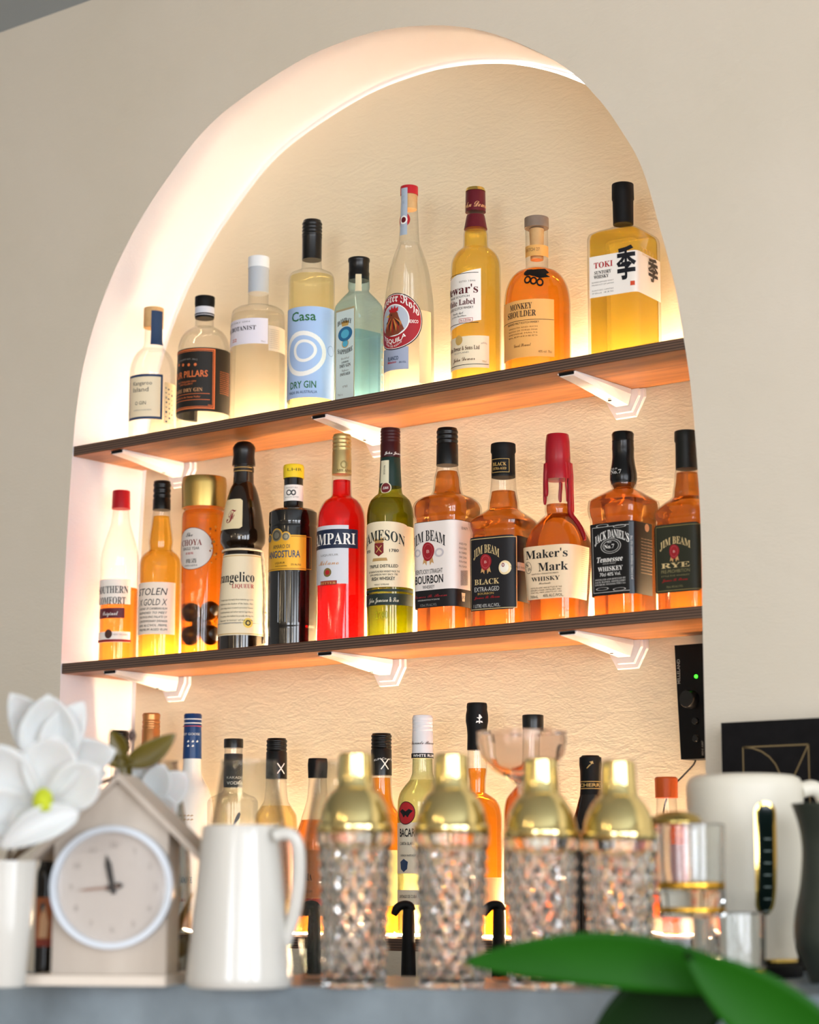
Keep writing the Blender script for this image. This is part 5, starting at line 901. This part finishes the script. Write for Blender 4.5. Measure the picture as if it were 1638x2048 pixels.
fl = thing('magnolia_flower', 'greyish white magnolia bloom peeking out behind the clock roof', 'flower', (P[0] - .01, P[1] + .014, ZC + .012), 'magnolias in the white vase'); d = 2.40; c0 = (292, 1628); stem(fl, c0, d)
for p1, hw, cup, tz, pk in (((300, 1515), 46, 20, 10, .55), ((372, 1545), 34, 18, 0, .6), ((236, 1530), 34, 16, 0, .6), ((356, 1612), 30, 14, 10, .6), ((330, 1525), 30, 14, 24, .6)): blade('petal', c0, p1, hw, cup, 6, d, petal_m, fl, tipz=tz, peak=pk)
fl = thing('magnolia_twig', 'olive-brown magnolia twig with three leaves and a round bud', 'plant', (P[0] + .01, P[1] + .012, ZC + .012)); d = 2.385; c0 = (246, 1548); stem(fl, c0, d, .002)
for p0, p1, hw, sd in (((250, 1530), (352, 1468), 24, 6), ((244, 1520), (222, 1460), 17, 4), ((268, 1524), (198, 1512), 13, -4), ((246, 1500), (258, 1578), 12, 0)): blade('leaf', p0, p1, hw, 8, 4, d - .008, leaf_o, fl, thick=.0008, side=sd)
tube('bud_stalk', [unD(252, 1520, d), unD(256, 1500, d), unD(263, 1478, d)], .0012, stem_m, fl); q = unD(263, 1472, d); lathe('bud', [(.0005, -.006), (.004, -.003), (.0048, .001), (.003, .005), (.0005, .0065)], q, M('5c4a44', .6, key='brown_bud'), fl, N=14)
# dark decorated bottle between vase and clock
b = FG('decorated_bottle', 'slim dark bottle with orange picture label between vase and clock', 'bottle', 88, [(1712, 12), (1730, 14), (1745, 19), (1760, 20), (1938, 20), (1942, 19)], 2.34); b.band('glass', None, None, M('17130f', .15, key='dark_bottle_glass'), z1=b.Z[-1]); b.lab(None, 'd70', 1795, 1880, M('a8623c', .5, key='orange_picture_label'), xl='d-70'); b.poly([(-8, -30), (8, -30), (10, 0), (2, 34), (-6, 10)], 86, 1845, M('d8b08a', .5, key='peach_ink')); b.rect(88, 1886, 20, 7, M('8a3a2c', .5, key='brick_ink')); b.ell(86, 1815, 5, 9, M('2a4a52', .5, key='teal_ink')); b.cap([(1696, 11), (1714, 12)], MATTB); b.done()
# ---------------------------------------------------------------- big green leaf in the foreground
gm = noisy('glossy_green_leaf', '114804', '1c5a06', 5, rough=.5); gm2 = noisy('dark_green_leaf', '071e03', '0c2a05', 5, rough=.55)
for g_ in (gm, gm2): g_.node_tree.nodes['Principled BSDF'].inputs['Specular IOR Level'].default_value = .12
lf = thing('foliage_plant', 'large green leaves reaching into the lower right foreground', 'plant', unD(1720, 2330, 1.86))
blade('leaf', (1560, 1985), (924, 1924), 56, 8, 20, 1.95, gm, lf, thick=.001, peak=.5, n=28, side=36)
blade('leaf', (1372, 1908), (1740, 2150), 74, 14, 16, 1.90, gm, lf, thick=.001, peak=.5, n=24, side=10)
blade('leaf', (1470, 1940), (1170, 2130), 95, 16, 10, 1.99, gm2, lf, thick=.001, peak=.5, n=24)
root = unD(1720, 2330, 1.88)
for a in ((1560, 1985, 1.95), (1372, 1908, 1.90), (1470, 1940, 1.99)):
    p = unD(*a[:2], a[2]); q = unD(1600, 2180, 1.95); tube('leaf_stalk', smoothpts([root, q, (p + q) / 2 + camv(20, 0, -20, 1.9), p], 5), .003, gm2, lf, n=8)
pc = unD(1720, 2330, 1.88); zf = .0
lathe('pot', [(.10, -pc[2]), (.12, -pc[2] + .04), (.15, -.05), (.155, .0), (.14, .0), (.13, -.02), (.001, -.025)], pc, M('8f8b86', .6, key='grey_planter'), lf, N=36)
# ---------------------------------------------------------------- back of the bar: black tap posts, dried leaves, woven ball
for i, (x, lab) in enumerate(((628, 'slim black bar tap post behind the first shaker'), (817, 'slim black bar tap post between first and second shakers'), (998, 'slim black bar tap post between second and third shakers'))):
    P = unY(x, 1900, -.06); k2 = ((P - C) @ FW) / F; zt = unY(x, 1818, -.06)[2]; t = thing('bar_tap', lab, 'tap', (P[0], P[1], 0), 'bar taps')
    lathe('post', [(.022, 0), (.022, .006), (15 * k2, .012), (15 * k2, ZC - .02), (12 * k2, zt - .01), (11 * k2, zt)], (P[0], P[1], 0), MATTB, t, N=20)
    hs = smoothpts([P * [1, 1, 0] + np.array([0, 0, zt + .0]) + RT * q[0] * k2 * np.array([1, 1, 0]) + np.array([0, 0, q[1] * k2]) for q in ((6, -4), (2, 6), (-10, 8), (-22, 2), (-30, -12))], 4); tube('spout', hs, [9 * k2] * (len(hs) - 3) + [8 * k2, 7 * k2, 6 * k2], MATTB, t, n=12)
dry = noisy('dried_palm_leaf', 'b98a45', 'd3aa62', 25, rough=.7, stretch=(1, 1, 1)); P = unD(345, 1940, 2.52)
t = thing('dried_leaf_bunch', 'bunch of tan dried palm leaves between the clock and the jug', 'plant', (P[0], P[1], ZC - .05))
for p0, p1, hw in (((338, 1900), (386, 1784), 7), ((340, 1880), (362, 1772), 6), ((330, 1915), (398, 1866), 12), ((334, 1925), (402, 1880), 7)): blade('dried_leaf', p0, p1, hw, 3, 4, 2.52, dry, t, thick=.0006)
tube('leaf_tie', [unD(336, 1885, 2.52), unD(334, 1910, 2.52), unD(332, 1950, 2.52), unD(331, 1990, 2.52)], .006, dry, t)
P = unD(338, 1918, 2.40); r = 22 * 2.4 / F; P[2] = ZC + r + .0005
t = thing('woven_ball', 'small brown woven ball beside the clock base', 'ornament', P - np.array([0, 0, r]))
wv = noisy('brown_wicker', '5a4232', '7a5c46', 60, rough=.8)
for j in range(9):
    a = math.pi * j / 9; ax = np.array([math.cos(a), math.sin(a), .35 * math.sin(3 * a)]); ax /= np.linalg.norm(ax); u = np.cross(ax, [0, 0, 1.]); u /= np.linalg.norm(u); v = np.cross(ax, u)
    tube('wicker_band', [P + r * (math.cos(q) * u + math.sin(q) * v) for q in np.linspace(0, 2 * math.pi, 33)], .0011, wv, t, n=6)
lathe('core', [(r * .93 * math.sin(a), -r * .93 * math.cos(a)) for a in np.linspace(.02, math.pi - .02, 14)], P, wv, t, N=20)
# ---------------------------------------------------------------- black amplifier on the niche back
pa, pb = unY(1349, 1291, D - .035), unY(1362, 1519, D - .035); dx = (pb[0] - pa[0]) / (pb[2] - pa[2])
t = thing('amplifier', 'slim black amplifier box with green light mounted in the niche', 'amplifier', (pa[0], D, pb[2]))
def amp(v): return (v[0] + pa[0] + dx * (v[2] - pa[2]) * 1., v[1], v[2])
wA = min(.13, XR - pa[0] - .045)
box('case', (0, D - .035, pb[2]), (wA, D - .0008, pa[2]), M('0a0a0b', .45, key='amplifier_case', spec=.15), t, xf=amp)
def ampt(txt, px, py, h, L, mat):
    p = unY(px, py, D - .0354); g, f_ = glyphs(txt, 'B'); s = L / (g[:, 0].max() * 2); mesh('lettering', [(p[0] - (q[1] - .35) * s, D - .0354, p[2] + q[0] * s) for q in g], f_, mat, t, smooth=False)
ampt('MILLELAND', 1357, 1343, 5, .034, M('8d9088', .5, key='grey_print')); ampt('MINI AMP', 1405, 1496, 4, .02, M('6d706a', .5, key='grey_print'))
def knob(px, py, r, l, mat, nm='knob'):
    p = unY(px, py, D - .035); A = [2 * math.pi * i / 20 for i in range(20)]
    V, Fc = loft([[(p[0] + r * k_ * math.cos(a), D - .0352 - o_, p[2] + r * k_ * math.sin(a)) for a in A] for o_, k_ in ((0, 1), (l * .8, .96), (l, .85))]); mesh(nm, V, Fc, mat, t)
knob(1383, 1399, .013, .014, BLACK); knob(1392, 1442, .005, .004, BLACK, 'button'); knob(1393, 1477, .005, .004, BLACK, 'button'); knob(1392.5, 1353, .0026, .0014, emit_mat('green_indicator', '3bff2a', 4.), 'indicator_light')
pts = smoothpts([unY(1392, 1512, D - .012), unY(1388, 1528, D - .012), unY(1366, 1552, D - .01), unY(1340, 1582, D - .008), unY(1325, 1640, D - .006), unY(1322, 1800, D - .006)], 5)
tag(tube('power_cord', pts, .0013, MATTB, None, n=6), 'thin black cord hanging from the amplifier down the niche wall', 'cord')
# ---------------------------------------------------------------- pendant lamps of the room (seen only as reflections)
bulb = emit_mat('warm_bulb', 'ffe3b8', 160.)
names = ('over the left table', 'over the right table', 'by the side window', 'by the rear window')
for i in range(14):
    x = -.6 + (i % 5) * 1.05 + .2 * (i // 5); y = -3.2 - (i // 5) * 1.05 - .15 * (i % 2); z = 2.0 + .12 * ((i * 7) % 4)
    t = thing('pendant_lamp', 'small warm pendant bulb, row %s place %s behind the viewer' % (('one', 'two', 'three')[i // 5], ('one', 'two', 'three', 'four', 'five')[i % 5]), 'lamp', (x, y, z), 'pendant bulbs behind the viewer')
    lathe('bulb', [(.024 * math.sin(a), -.024 * math.cos(a)) for a in np.linspace(.05, math.pi - .3, 12)], (x, y, z), bulb, t, N=16); lathe('socket', [(.014, .022), (.014, .07), (.006, .075)], (x, y, z), MATTB, t, N=12); tube('flex', [(x, y, z + .07), (x, y, CEIL - .001)], .003, MATTB, t, n=6)
